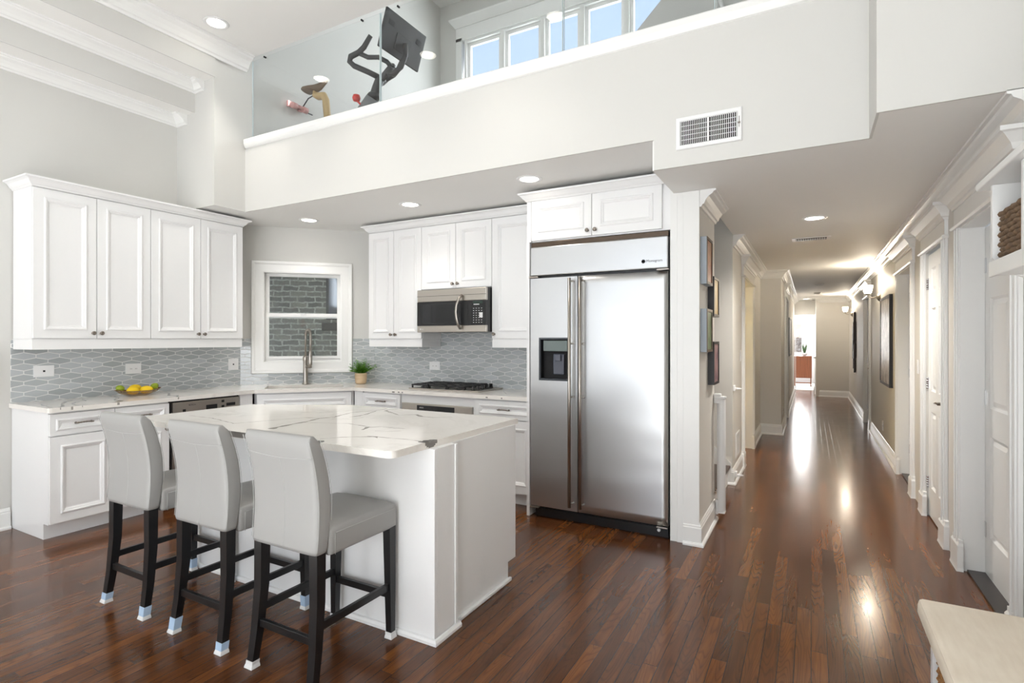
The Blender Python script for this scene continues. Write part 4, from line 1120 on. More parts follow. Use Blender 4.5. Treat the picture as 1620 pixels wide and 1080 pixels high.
# ------------------------------------------------------------------ counter stools
def stool(label, cx, sockm, rz=0):
    t = thing('counter_stool', label, 'stool', (cx, 1.737, 0), rz, None)
    # local: x across, y forward; back rear bottom y=-.23, seat front y=+.255
    W2 = .20
    bm = B(); rings = []
    zs_ = [.535, .55, .60, .66, .72, .78, .84, .90, .95, .985, 1.003, 1.011]
    for z in zs_:
        q = (z - .54) / .47
        yc = -.200 + .025 * math.sin(PI * min(1, max(0, q)) * .9) - .055 * max(0, q) ** 2.2
        th = .036 + .006 * math.sin(PI * q)
        w = W2 - .002
        if z > .97: th *= (1 - ((z - .97) / .043) ** 2 * .75); 
        if z < .545: th *= .9; w -= .004
        if z > 1.0: w -= .004
        ring = []; n = 36
        for k in range(n):
            a = 2 * PI * k / n; cx_, sy_ = math.cos(a), math.sin(a); e = .22
            ring.append(bm.verts.new((w * math.copysign(abs(cx_) ** e, cx_), yc + th * math.copysign(abs(sy_) ** .35, sy_) - .010 * (1 - (cx_ ** 2)) * 0, z)))
        rings.append(ring)
    for i in range(len(rings) - 1):
        for k in range(36):
            f = bm.faces.new((rings[i][k], rings[i][(k + 1) % 36], rings[i + 1][(k + 1) % 36], rings[i + 1][k])); f.smooth = True
            if abs(rings[i][k].co.x) > W2 - .012 and abs(rings[i][(k + 1) % 36].co.x) > W2 - .012: f.material_index = 0
    bm.faces.new(rings[0][::-1]); f = bm.faces.new(rings[-1]); f.smooth = True
    bk = finish(bm, 'backrest', ['leather'], t)
    def yback(z, side=-1):
        q = (z - .54) / .47
        return -.200 + .025 * math.sin(PI * min(1, max(0, q)) * .9) - .055 * max(0, q) ** 2.2 + side * (.036 + .006 * math.sin(PI * q))
    bm = B(); pts = []
    for i in range(13):
        x = -W2 + .004 + (2 * W2 - .008) * i / 12; z = .925 - .012 * math.sin(PI * i / 12)
        yy = yback(z) + (.006 if i in (0, 12) else -.0008); pts.append((x, yy, z))
    tube(bm, pts, .0016, 6)
    tube(bm, [(.01, yback(.913 - .37 * i / 12) - .0003, .913 - .37 * i / 12) for i in range(13)], .0011, 5)
    for sx in (-1, 1):
        for off in (.029,):
            tube(bm, [(sx * (W2 - .001), yback(z) + off * .3, z) for z in [.55 + .04 * i for i in range(12)]], .0014, 5)
            tube(bm, [(sx * (W2 - .001), yback(z, 1) - off * .3, z) for z in [.66 + .03 * i for i in range(12)]], .0012, 5)
    finish(bm, 'seams', 'seam', bk)
    # seat
    bm = B(); box(bm, -.2, .2, -.165, .252, .512, .622, 0, .018, 3)
    for v in bm.verts:
        if v.co.z > .60:
            q = 1 - (v.co.x / .2) ** 2; r_ = 1 - (abs(v.co.y - .05) / .21) ** 2
            v.co.z += .0
    bmesh.ops.subdivide_edges(bm, edges=[e for e in bm.edges if e.calc_length() > .2], cuts=7, use_grid_fill=True)
    for v in bm.verts:
        if v.co.z > .615:
            q = max(0, 1 - (v.co.x / .2) ** 2); r_ = max(0, 1 - ((v.co.y - .05) / .215) ** 2); v.co.z += .022 * (q * r_) ** .6
        if v.co.y > .2: v.co.x *= .985
    for f in bm.faces: f.smooth = True
    st = finish(bm, 'seat', 'leather', t)
    bm = B(); tube(bm, [(-.2, -.13, .603), (-.2, .22, .603), (-.19, .25, .603), (.19, .25, .603), (.2, .22, .603), (.2, -.13, .603)], .0014, 5); tube(bm, [(.2005, -.135, .515), (.2005, -.135, .60)], .0015, 5); finish(bm, 'seams', 'seam', st)
    # legs
    for sx in (-1, 1):
        for back in (True, False):
            bm = B(); rr = []
            if back: chain = [(.168, -.198, .545, .023, .023), (.170, -.200, .34, .022, .021), (.176, -.215, .16, .020, .018), (.182, -.238, .0, .018, .015)]
            else: chain = [(.172, .222, .52, .021, .021), (.176, .222, .25, .018, .018), (.180, .222, 0, .015, .014)]
            for x, y, z, hx, hy in chain: rr.append([bm.verts.new((sx * x + a * hx, y + b_ * hy, z)) for a, b_ in ((-1, -1), (1, -1), (1, 1), (-1, 1))])
            for i in range(len(rr) - 1):
                for k in range(4): bm.faces.new((rr[i][k], rr[i][(k + 1) % 4], rr[i + 1][(k + 1) % 4], rr[i + 1][k]))
            bm.faces.new(rr[0]); bm.faces.new(rr[-1])
            lg = finish(bm, 'leg', 'legblk', t)
            bm = B(); x, y, z, hx, hy = chain[-1]; x2, y2, z2, hx2, hy2 = chain[-2]
            hh = (.03 if sockm == 'sockwhite' else random.choice([.05, .06, .07])); k_ = hh / z2; e = .0025; r2 = []
            for zz_, m_ in ((0.0008, 1.2), (.008, 1.15), (.018, 1.0), (hh, 1.0)):
                q = zz_ / z2; xx, yy, ax_, ay_ = x + (x2 - x) * q, y + (y2 - y) * q, (hx + (hx2 - hx) * q + e) * m_, (hy + (hy2 - hy) * q + e) * m_
                r2.append([bm.verts.new((sx * xx + a * ax_, yy + b_ * ay_, zz_)) for a, b_ in ((-1, -1), (1, -1), (1, 1), (-1, 1))])
            for i in range(len(r2) - 1):
                for k in range(4):
                    f = bm.faces.new((r2[i][k], r2[i][(k + 1) % 4], r2[i + 1][(k + 1) % 4], r2[i + 1][k])); f.material_index = 1 if i < 2 else 0
            bm.faces.new(r2[0][::-1]).material_index = 1; bm.faces.new(r2[-1])
            sk = finish(bm, 'felt_sock', [sockm, 'sockwhite'], lg)
    for a, b_ in (((-.175, -.212, .185), (.175, -.212, .185)), ((-.176, .222, .20), (.176, .222, .20))):
        bm = B(); box(bm, a[0] + .015, b_[0] - .015, a[1] - .009, a[1] + .009, a[2] - .016, a[2] + .016, 0, .002); finish(bm, 'stretcher', 'legblk', t)
    for sx in (-1, 1):
        bm = B(); box(bm, sx * .175 - .009, sx * .175 + .009, -.19, .206, .224, .256, 0, .002); finish(bm, 'stretcher', 'legblk', t)
    return t
stool('grey leather counter stool farthest left, nearest the left cabinets', -3.097, 'sockblue')
stool('grey leather counter stool in the middle with blue felt socks', -2.475, 'sockblue')
stool('grey leather counter stool nearest the camera with white foot caps', -1.902, 'sockwhite')

# ------------------------------------------------------------------ outlets & switches
def outlet(label, loc, rz, w=.125, h=.085, kind='duplex', m='white'):
    t = thing('wall_outlet', label, 'outlet', loc, rz)
    bm = B(); box(bm, -w / 2, w / 2, -.006, 0, -h / 2, h / 2, 0, .002); finish(bm, 'cover_plate', m, t)
    bm = B()
    if kind == 'duplex':
        box(bm, -.035, .035, -.0075, -.005, -.017, .017, 0, .002)
        for s_ in (-1, 1):
            box(bm, s_ * .02 - .006, s_ * .02 - .004, -.008, -.007, -.006, .004, 1); box(bm, s_ * .02 + .004, s_ * .02 + .006, -.008, -.007, -.006, .004, 1)
        finish(bm, 'receptacle', [m, 'dark'], t)
    elif kind == 'jack':
        box(bm, -.007, .007, -.0075, -.005, -.007, .007); finish(bm, 'jack', 'dark', t)
    else:
        for k in range(2 if w > .1 else 1):
            xo = (k - .5) * .046 if w > .1 else 0
            box(bm, xo - .016, xo + .016, -.0085, -.005, -.033, .033, 0, .002)
        finish(bm, 'rocker', m, t)
    return t
outlet('white wall plate with a black jack, leftmost on the left backsplash', (XL + .009, 1.94, 1.148), 90, .13, .088, 'jack')
outlet('white duplex outlet on the left backsplash behind the fruit bowl', (XL + .009, 2.57, 1.138), 90, .126, .088)
outlet('white outlet plate on the left backsplash near the sink window', (XL + .009, 3.505, 1.138), 90, .112, .115, 'jack')
outlet('white duplex outlet on the backsplash left of the cooktop', (-3.395, YB - .009, 1.12), 0, .135, .085)
outlet('white light switch on the right wall between second and third doors', (.799, 5.72, 1.16), -90, .075, .12, 'rocker')
outlet('white outlet low on the right wall under the framed artwork', (.799, 8.3, .30), -90, .075, .12, 'duplex')
outlet('white light switch beside the left doorway casing', (-.659, 6.24, 1.22), 90, .075, .12, 'rocker')
outlet('white outlet low on the left hallway wall before its last door', (-.379, 9.2, .32), 90, .075, .12, 'duplex')

# ------------------------------------------------------------------ plant
t = thing('potted_plant', 'small green fern in a pale turned wooden pot by the window', 'plant', (-4.205, 4.315, .9207), 0)
bm = B(); lathe(bm, [(.001, 0), (.046, 0), (.054, .006), (.058, .02), (.062, .06), (.063, .112), (.061, .115), (.057, .112), (.055, .10), (.001, .098)], 32); finish(bm, 'pot', 'birch', t)
bm = B(); lathe(bm, [(.001, .098), (.054, .099), (.03, .104), (.001, .106)], 20); finish(bm, 'soil', mat('dark_soil', (.03, .02, .012), .9), t)
bm = B()
for i in range(150):
    a = random.random() * 2 * PI; tilt = random.random() ** .7 * 1.0; L = random.uniform(.09, .175)
    base = Vector((math.cos(a) * .03 * random.random(), math.sin(a) * .03 * random.random(), .102))
    d = Vector((math.cos(a) * math.sin(tilt), math.sin(a) * math.sin(tilt), math.cos(tilt)))
    prev = base
    for k in range(5):
        q = (k + 1) / 5; p = base + d * L * q + Vector((0, 0, -.035 * q * q * tilt)); 
        tube(bm, [prev, p], .0007, 3, cap=False); prev = p
        if k >= 1:
            for s_ in range(5):
                aa = random.random() * 2 * PI; e = Vector((math.cos(aa), math.sin(aa), random.uniform(-.2, .6))).normalized(); n = e.cross(Vector((0, 0, 1))).normalized()
                l_ = random.uniform(.012, .021); w_ = l_ * .33; c_ = p + e * .002
                bm.faces.new([bm.verts.new(v) for v in (c_, c_ + e * l_ * .5 + n * w_, c_ + e * l_, c_ + e * l_ * .5 - n * w_)])
finish(bm, 'foliage', 'leaf', t, recalc=False)

# fruit bowl + fruit
BX, BY = -4.97, 2.51
t = thing('fruit_bowl', 'shallow amber glass dish of lemons on the left worktop', 'bowl', (BX, BY, .9207), 0)
bm = B(); seg = 40; pr = [(.05, 0), (.07, .002), (.10, .010), (.135, .024), (.165, .042), (.163, .044), (.132, .028), (.098, .014), (.066, .006), (.001, .005)]
rings = []
for r_, h_ in pr:
    ring = []
    for k in range(seg):
        a = 2 * PI * k / seg; wav = 1 + .05 * math.sin(6 * a) * (r_ / .165) ** 2
        ring.append(bm.verts.new((r_ * .62 * wav * math.cos(a), r_ * wav * math.sin(a), h_ + (.012 * abs(math.sin(a)) ** 4 if r_ > .15 else 0))))
    rings.append(ring)
for i in range(len(rings) - 1):
    for k in range(seg):
        f = bm.faces.new((rings[i][k], rings[i][(k + 1) % seg], rings[i + 1][(k + 1) % seg], rings[i + 1][k])); f.smooth = True
bm.faces.new(rings[0])
finish(bm, 'dish', 'bowlglass', t)
bm = B(); tube(bm, [(.165 * .62 * (1 + .05 * math.sin(6 * a)) * math.cos(a), .165 * (1 + .05 * math.sin(6 * a)) * math.sin(a), .044 + .012 * abs(math.sin(a)) ** 4) for a in [2 * PI * k / 48 for k in range(49)]], .0022, 6); finish(bm, 'rim', mat('bronze_rim', srgb(150, 110, 70), .3, .6), t)
def fruit_bm(L=.038, r_=.027):
    bm = B(); prof = []
    for i in range(15):
        a = PI * i / 14; x = -math.cos(a) * L; rr = r_ * math.sin(a) ** .75
        if i in (0, 14): rr = .002; x *= 1.14
        elif i in (1, 13): x *= 1.07; rr *= .62
        prof.append((max(rr, .001), x))
    lathe(bm, prof, 18); return bm
fr = [('lemon', 'lemon', 'yellow lemon at the front left of the glass dish', (.022, -.052, .044), (90, 0, 8)),
      ('lemon', 'lemon', 'yellow lemon at the front right of the glass dish', (.022, .052, .044), (90, 0, -8)),
      ('lemon', 'lemon', 'yellow lemon at the back of the glass dish', (-.048, .0, .056), (90, 0, 0)),
      ('lime', 'lime', 'green lime at the left end of the glass dish', (-.008, -.134, .068), (75, 0, 0)),
      ('lime', 'lime', 'green lime at the right end of the glass dish', (-.008, .134, .068), (105, 0, 0))]
for nm, m, lb, (dx, dy, dz), (ra, rb, rc) in fr:
    o = finish(fruit_bm(.047 if m == 'lemon' else .030, .034 if m == 'lemon' else .026), nm, m)
    o.location = (BX + dx, BY + dy, .9207 + dz); o.rotation_euler = (R(ra), R(rb), R(rc)); tag(o, lb, 'fruit', 'lemons and limes in the glass dish')

# ------------------------------------------------------------------ downlights, vents, detectors
def downlight(label, x, y, z, power=10, r=.075, group=None, spot=True):
    t = thing('downlight', label, 'ceiling light', (x, y, z - .001), 0, group)
    bm = B(); lathe(bm, [(r + .022, 0), (r + .02, -.004), (r, -.006), (r - .006, -.002), (r - .008, .0)], 28); finish(bm, 'trim_ring', 'white', t)
    bm = B(); lathe(bm, [(.001, -.0018), (r - .006, -.0018), (r - .006, -.0012), (.001, -.0012)], 28); finish(bm, 'lens', 'lamp', t)
    l = bpy.data.lights.new('downlight_bulb', 'SPOT'); l.energy = power; l.color = (1, .95, .88); l.spot_size = R(88 if z > 3 else 120 if z > 2.5 else 150); l.spot_blend = 1.0; l.shadow_soft_size = .06
    o = bpy.data.objects.new('downlight_bulb', l); C.objects.link(o); o.parent = t; o.location = (0, 0, -.03)
    return t
downlight('recessed downlight in the low kitchen ceiling above the sink', -4.383, 3.785, 2.58, 22)
downlight('recessed downlight in the low kitchen ceiling before the microwave', -3.094, 3.775, 2.58, 18)
downlight('recessed downlight in the low kitchen ceiling before the refrigerator', -1.83, 3.60, 2.58, 4)
downlight('recessed downlight in the high ceiling beside the left crown moulding', -4.298, 2.764, 4.0, 38)
downlight('recessed downlight in the high ceiling above the middle stool', -3.08, 2.62, 4.0, 38)
downlight('recessed downlight in the high ceiling above the island right end', -1.81, 2.60, 4.0, 38)
downlight('nearest recessed downlight in the hallway ceiling', .025, 5.173, 2.40, 130)
downlight('farthest recessed downlight in the hallway ceiling by the end door', -.10, 15.3, 2.40, 50)
t = thing('ceiling_vent', 'white louvred vent in the hallway ceiling behind the first downlight', 'vent', (.0, 6.20, 2.399), 0)
bm = B(); box(bm, -.17, .17, -.09, .09, -.008, 0, 0, .003); finish(bm, 'frame', 'white', t)
bm = B(); box(bm, -.135, .135, -.06, .06, -.0095, -.0075); finish(bm, 'backing', 'dark', t)
bm = B()
for i in range(13): box(bm, -.13 + i * .0205, -.1265 + i * .0205, -.06, .06, -.013, -.009)
box(bm, -.135, .135, -.004, .004, -.013, -.009)
sl = finish(bm, 'louvres', 'white', t)
for lb, x, y in (('small round smoke detector nearer in the hallway ceiling', .14, 11.3), ('small round smoke detector farther in the hallway ceiling', .12, 13.4)):
    bm = B(); lathe(bm, [(.001, 0), (.07, 0), (.07, -.012), (.055, -.035), (.02, -.04), (.001, -.04)], 24); o = finish(bm, 'smoke_detector', 'white'); o.location = (x, y, 2.3995); tag(o, lb, 'smoke detector')
# balcony wall vent
t = thing('wall_vent', 'white return-air register on the balcony front', 'vent', (-.512, 3.249, 2.584), 0)
bm = B(); loft_rect(bm, -.178, .178, -.093, .093, [(0, 0), (0, -.006), (.004, -.010), (.022, -.010), (.026, -.004)], 0, 0, fill=False); finish(bm, 'frame', 'white', t)
bm = B(); box(bm, -.152, .152, -.0035, -.001, -.067, .067); finish(bm, 'backing', 'dark', t)
bm = B()
for i in range(30):
    if i in (14, 15): continue
    x = -.148 + i * .0102; box(bm, x, x + .0030, -.009, -.0045, -.067, .067)
box(bm, -.006, .006, -.0105, -.0045, -.067, .067)
for z in (-.04, -.013, .013, .04): box(bm, -.15, .15, -.006, -.004, z - .0012, z + .0012)
finish(bm, 'louvres', 'white', t)
bm = B(); box(bm, .158, .170, -.016, -.010, .0, .008); tube(bm, [(.164, -.012, -.02), (.164, -.012, .04)], .0015, 6); finish(bm, 'damper_lever', 'pewter', t)
# low wall vent beyond stairs
t = thing('wall_vent', 'small white louvred register low on the wall beyond the stairs', 'vent', (-.659, 5.98, .33), 90)
bm = B(); loft_rect(bm, -.16, .16, -.12, .12, [(0, 0), (0, -.006), (.02, -.008), (.024, -.003)], 0, 0, fill=False); finish(bm, 'frame', 'white', t)
bm = B(); box(bm, -.136, .136, -.0035, -.001, -.096, .096); finish(bm, 'backing', 'dark', t)
bm = B()
for i in range(14): box(bm, -.136, .136, -.008, -.004, -.09 + i * .0135, -.083 + i * .0135)
finish(bm, 'louvres', 'white', t)

# ------------------------------------------------------------------ pictures on the short hall wall (facing +X)
def picture(label, y0, y1, z0, z1, frame, art, depth=.03, x=-.66, rz=90, inset=.018, edge=None, name='framed_picture'):
    w = y1 - y0
    t = thing(name, label, 'picture', (x, y0 if rz == 90 else y1, 0), rz)
    bm = B(); loft_rect(bm, 0, w, z0, z1, [(0, -.0005), (0, -depth + .004)], 0, 0, fill=False); loft_rect(bm, 0, w, z0, z1, [(0, -depth + .004), (0, -depth), (inset, -depth), (inset, -depth + .006)], 0, 1, fill=False); finish(bm, 'frame', [frame, 'framewd' if frame == 'frameblue' else frame], t)
    bm = B(); box(bm, inset, w - inset, -depth + .006, -.001, z0 + inset, z1 - inset); finish(bm, 'picture_print', art, t)
    return t
a1m = art_mat('print_rust', [srgb(150, 80, 56), srgb(176, 110, 84), srgb(196, 178, 150)], 4)
a2m = art_mat('print_gold', [srgb(150, 120, 60), srgb(206, 176, 104), srgb(90, 70, 50)], 4)
a3m = art_mat('print_green', [srgb(70, 96, 66), srgb(120, 140, 96), srgb(176, 180, 150)], 4)
a4m = art_mat('print_mauve', [srgb(116, 84, 96), srgb(176, 140, 140), srgb(206, 196, 180)], 4)
picture('upper left rust-toned picture with a blue-grey edge on the short hallway wall', 3.865, 4.10, 1.77, 2.09, 'frameblue', a1m, .045)
picture('upper right golden picture in a black frame on the short hallway wall', 4.165, 4.41, 1.56, 1.85, 'frameblk', a2m, .045)
picture('lower left green picture with a blue-grey edge on the short hallway wall', 3.865, 4.10, 1.305, 1.60, 'frameblue', a3m, .045)
picture('lower right dark-framed picture lowest on the short hallway wall', 4.165, 4.41, 1.06, 1.375, 'frameblk', a4m, .045)
artm = art_mat('abstract_bark_print', [srgb(50, 46, 44), srgb(120, 110, 100), srgb(206, 200, 190), srgb(90, 80, 72)], 9, True)
picture('tall dark-framed abstract artwork on the right hallway wall', 7.36, 8.30, .85, 1.90, 'frameblk', artm, .035, .80, -90, .03)
picture('narrow dark framed picture on the left wall near the hallway end', 11.3, 12.6, 1.08, 1.80, 'frameblk', artm, .03, -.38, 90, .03)
# hanging metal sculpture
t = thing('wall_sculpture', 'dark stepped metal wall sculpture under the far sconce', 'wall art', (.799, 13.1, 0), -90)
bm = B()
for x, z0_, z1_, d in ((0, 1.55, 1.92, .02), (.10, 1.35, 1.72, .035), (-.10, 1.40, 1.66, .03), (0.02, 1.15, 1.5, .04), (.12, 1.0, 1.28, .03), (-.11, 1.0, 1.3, .035), (0, .80, 1.15, .03), (.06, .72, .95, .02)):
    for k in range(4): box(bm, x - .05 + k * .028, x - .03 + k * .028, -d - .02, -.004, z0_ + k * .01, z1_ + k * .01)
for z in (.9, 1.2, 1.5, 1.7): box(bm, -.14, .16, -.012, -.003, z, z + .012)
finish(bm, 'metal_strips', mat('dark_bronze', srgb(52, 42, 38), .4, .5), t)

l = bpy.data.lights.new('side_room_lamp', 'POINT'); l.energy = 30; l.color = (1, .86, .55); l.shadow_soft_size = .1
o = bpy.data.objects.new('side_room_lamp', l); C.objects.link(o); o.location = (-1.35, 7.6, 2.1)
# sconces
def sconce(label, y):
    t = thing('wall_sconce', label, 'wall light', (.799, y, 1.95), -90)
    bm = B(); lathe(bm, [(.001, 0), (.06, 0), (.06, .008), (.045, .03), (.02, .045), (.001, .047)], 22, ax='Y'); finish(bm, 'wall_mount', 'nickel', t)
    bm = B(); tube(bm, [(0, -.04, 0), (0, -.09, -.01), (0, -.135, .01), (0, -.14, .035)], .007, 10); lathe(bm, [(.001, .03), (.02, .03), (.032, .05), (.001, .052)], 16, c=(0, -.14, 0)); finish(bm, 'arm', 'nickel', t)
    bm = B(); lathe(bm, [(.03, .05), (.042, .06), (.05, .09), (.06, .155), (.057, .155), (.047, .09), (.04, .064), (.001, .055)], 24, c=(0, -.14, 0)); finish(bm, 'glass_shade', 'sconce', t)
    l = bpy.data.lights.new('sconce_bulb', 'POINT'); l.energy = 15; l.color = (1, .88, .72); l.shadow_soft_size = .05
    o = bpy.data.objects.new('sconce_bulb', l); C.objects.link(o); o.parent = t; o.location = (0, -.14, .20)
    return t
sconce('lit frosted glass wall sconce nearer, beyond the framed artwork', 8.60)
sconce('lit frosted glass wall sconce farther, near the end wall', 14.0)

# retractable stair gate
t = thing('retractable_gate', 'white retractable stair gate housing at the stair opening', 'safety gate', (-.605, 4.45, 0), 0)
bm = B(); lathe(bm, [(.001, .075), (.03, .075), (.032, .08), (.032, .93), (.03, .935), (.001, .935)], 20); finish(bm, 'tube_housing', 'white', t)
bm = B(); box(bm, -.05, .035, -.035, .035, .935, .955, 0, .006); box(bm, -.052, -.0, -.03, .03, .90, .975, 0, .008); finish(bm, 'upper_bracket', 'white', t)
bm = B(); box(bm, -.038, .03, -.033, .033, .06, .075, 0, .004); box(bm, -.037, -.02, -.03, .03, .05, .16, 0, .004); finish(bm, 'lower_bracket', 'white', t)
for z, lb in ((.915, 'upper white gate catch on the wall past the stair opening'), (.085, 'lower white gate catch near the floor past the stair opening')):
    bm = B(); xx = -.643 if z < .2 else -.659
    box(bm, xx, xx + .02, 5.62, 5.68, z - .02, z + .035, 0, .004); tube(bm, [(xx + .01, 5.65, z), (xx + .075, 5.65, z + .002)], [.016, .006], 10)
    tag(finish(bm, 'gate_catch', 'white'), lb, 'gate catch')
# stairs
for i in range(5):
    bm = B(); xa = -.70 - i * .26; z = .185 * (i + 1)
    box(bm, xa - .28, xa + .025, 4.56, 5.578, z - .025, z, 0, .006); box(bm, xa - .28, xa, 4.56, 5.578, z - .184, z - .026, 1)
    tag(finish(bm, 'stair_step', ['treadwood', 'trimw']), ['lowest', 'second', 'third', 'fourth', 'fifth'][i] + ' dark wood stair step of the flight behind the picture wall', 'stair')
bm = B()
v = []
for yy in (5.582, 5.598):
    for (x, z) in ((-.67, .20), (-.67, .001), (-2.1, .001), (-2.1, 1.25), (-.82, .35)): v.append(bm.verts.new((x, yy, z)))
bm.faces.new(v[:5]); bm.faces.new(v[5:])
for i in range(5): bm.faces.new((v[i], v[(i + 1) % 5], v[5 + (i + 1) % 5], v[5 + i]))
struct(bm, 'trim_15', 'trimw', label='white skirt board rising along the stairs', cat='trim')

# ------------------------------------------------------------------ bench, cushion, shelf
t = thing('hall_bench', 'white storage bench at the lower right corner beside the doors', 'bench', (.80, 2.33, 0), -90)
# local x towards the camera, local -y into the room
bm = B(); box(bm, .0, .03, -.44, -.002, 0, .425); box(bm, .0, 1.6, -.44, -.002, .40, .43); box(bm, 1.57, 1.6, -.44, -.002, 0, .40); box(bm, 0.03, 1.57, -.02, -.002, .03, .40); box(bm, .03, 1.57, -.43, -.02, .03, .055); box(bm, .76, .79, -.43, -.02, .055, .40)
finish(bm, 'bench_frame', 'trimw', t)
bm = B(); box(bm, -.012, 1.6, -.478, -.003, .431, .497, 0, .02, 3)
cu = finish(bm, 'bench_cushion', 'cushion', t)
for p in cu.data.polygons: p.use_smooth = True
bm = B(); tube(bm, [(1.6, -.470, .490), (.005, -.470, .490), (-.004, -.462, .490), (-.004, -.01, .490)], .0035, 6); finish(bm, 'piping', 'cushion', cu)
bm = B(); 
n = 26
def weave_box(bm, x0, x1, y0, y1, z0, z1, dz=.013, r=.0062, step=.022):
    zc = z0 + r; row = 0
    while zc < z1:
        pts = []; 
        per = [((x0, y0), (x1, y0)), ((x1, y0), (x1, y1)), ((x1, y1), (x0, y1)), ((x0, y1), (x0, y0))]
        k = 0
        for (a, b_) in per:
            L = math.hypot(b_[0] - a[0], b_[1] - a[1]); m_ = max(2, int(L / step)); nx_, ny_ = (b_[1] - a[1]) / L, -(b_[0] - a[0]) / L
            for i in range(m_):
                q = i / m_; o_ = .003 * (1 if (k + row) % 2 else -1); pts.append((a[0] + (b_[0] - a[0]) * q + nx_ * o_, a[1] + (b_[1] - a[1]) * q + ny_ * o_, zc + .0015 * math.sin(k * 1.7 + row))); k += 1
        pts.append(pts[0]); tube(bm, pts, r, 6, cap=False); zc += dz; row += 1
    box(bm, x0 + .003, x1 - .003, y0 + .003, y1 - .003, z0, z1 - .02)
weave_box(bm, .05, .74, -.425, -.06, .057, .385)
o = finish(bm, 'wicker_basket', 'wicker'); o.location = (.80, 2.33, 0); o.rotation_euler = (0, 0, R(-90))
tag(o, 'woven rattan basket stowed under the bench', 'basket')
t = thing('wall_shelf', 'white wall cubby shelf with bracket at the upper right edge', 'shelf', (.80, 2.36, 0), -90)
bm = B(); 
sp = [(-.275, 1.90), (-.002, 1.90), (-.002, 1.56), (-.05, 1.545), (-.12, 1.56), (-.2, 1.595), (-.245, 1.615), (-.262, 1.64), (-.275, 1.66)]
for x in (.0, .02): bm.faces.new([bm.verts.new((x, y, z)) for y, z in sp])
bm.verts.ensure_lookup_table(); ns = len(sp)
for i in range(ns): bm.faces.new((bm.verts[i], bm.verts[(i + 1) % ns], bm.verts[ns + (i + 1) % ns], bm.verts[ns + i]))
finish(bm, 'side_panel', 'trimw', t)
bm = B(); box(bm, .02, 1.4, -.275, -.002, 1.60, 1.636, 0, .003); box(bm, .02, 1.4, -.285, -.275, 1.595, 1.645, 0, .003); finish(bm, 'shelf_board', 'trimw', t)
bm = B(); box(bm, .30, .32, -.275, -.002, 1.635, 1.90); box(bm, 1.38, 1.4, -.275, -.002, 1.635, 1.90); finish(bm, 'divider', 'trimw', t)
bm = B(); box(bm, -.07, 1.45, -.30, -.002, 1.901, 1.925, 0, .004); box(bm, .02, 1.4, -.03, -.002, 1.925, 2.02); finish(bm, 'top_board', 'trimw', t)
bm = B(); lathe(bm, [(.001, 0), (.009, 0), (.009, .002), (.001, .0022)], 14, c=(.0225, -.15, 1.86), ax='X'); finish(bm, 'screw_cap', 'pewter', t)
bm = B(); weave_box(bm, .05, .27, -.258, -.03, 1.637, 1.80, .0165, .0095, .03)
o = finish(bm, 'rope_basket', 'rope'); o.location = (.80, 2.36, 0); o.rotation_euler = (0, 0, R(-90)); tag(o, 'brown braided rope basket on the white wall shelf', 'basket')
bm = B(); sweep(bm, [(.80, 2.30), (.80, .6)][::-1], [(0, 2.05), (.02, 2.05), (.03, 2.08), (.055, 2.10), (.07, 2.13), (.08, 2.14), (.08, 2.165), (0, 2.165)])
o = finish(bm, 'shelf_cornice', 'trimw'); tag(o, 'white cornice moulding above the wall shelf', 'moulding')

# ------------------------------------------------------------------ loft: glass guard, bike, windows
joints = [-4.60, -3.017, -1.432, -.48, .25]
lbl = ['glass guard panel in front of the exercise bike saddle', 'glass guard panel in front of the loft windows', 'glass guard panel in front of the sloped loft wall', 'glass guard panel at the right end of the balcony']
for i in range(4):
    t = thing('glass_panel', lbl[i], 'glass guard', (joints[i], 3.31, 0), 0)
    w = joints[i + 1] - joints[i]
    bm = B(); box(bm, .004, w - .004, 0, .010, 3.244, 3.999); finish(bm, 'pane', 'glass', t)
    bm = B(); box(bm, w - .0085, w - .004, -.0005, .0105, 3.244, 3.999); box(bm, .004, .0055, -.0005, .0105, 3.244, 3.999); finish(bm, 'polished_edge', 'glassedge', t)
    for q in (.12, .88):
        bm = B(); lathe(bm, [(.001, -.006), (.008, -.006), (.008, .016), (.001, .016)], 12, c=(w * q, 0, 3.99), ax='Y'); finish(bm, 'clip', 'dark', t)
# loft windows
for i, (a, b_) in enumerate(wins):
    t = sempty('window_%d' % (i + 2), 'loft clerestory casement window number %d from the left, sky behind' % (i + 1), 'window', (a, 6.30, 0), 0)
    t['label'] = ['leftmost', 'second', 'third', 'fourth', 'fifth', 'separate rightmost'][i] + ' clerestory window of the loft showing blue sky'
    w = b_ - a
    bm = B(); vsweep_rect(bm, .03, w - .03, zz0 + .03, zz1 - .03, [(0, -.10), (0, .01), (.03, .01), (.03, -.10)]); finish(bm, 'frame', 'trimw', t)
    bm = B(); vsweep_rect(bm, .075, w - .075, zz0 + .075, zz1 - .075, [(0, -.07), (0, -.03), (.045, -.03), (.045, -.07)]); sh = finish(bm, 'sash', 'trimw', t)
    bm = B(); box(bm, .07, w - .07, .05, .054, zz0 + .07, zz1 - .07); finish(bm, 'pane', 'glass', sh)
bm = B(); box(bm, -4.33, -4.24, 6.27, 6.30, 3.0, 5.56); box(bm, -4.33, -1.2, 6.27, 6.30, zz1, 5.70)
sweep(bm, [(-4.33, 6.30), (-4.33, 6.27), (-1.2, 6.27)][::-1], [(0, 5.70), (.01, 5.70), (.03, 5.73), (.06, 5.77), (.075, 5.79), (.075, 5.81), (0, 5.81)])
struct(bm, 'trim_16', 'trimw', label='white casing and cornice over the loft windows', cat='trim')
t = thing('stair_handrail', 'slim white handrail of the loft roof stair', 'handrail', (0, 0, 0))
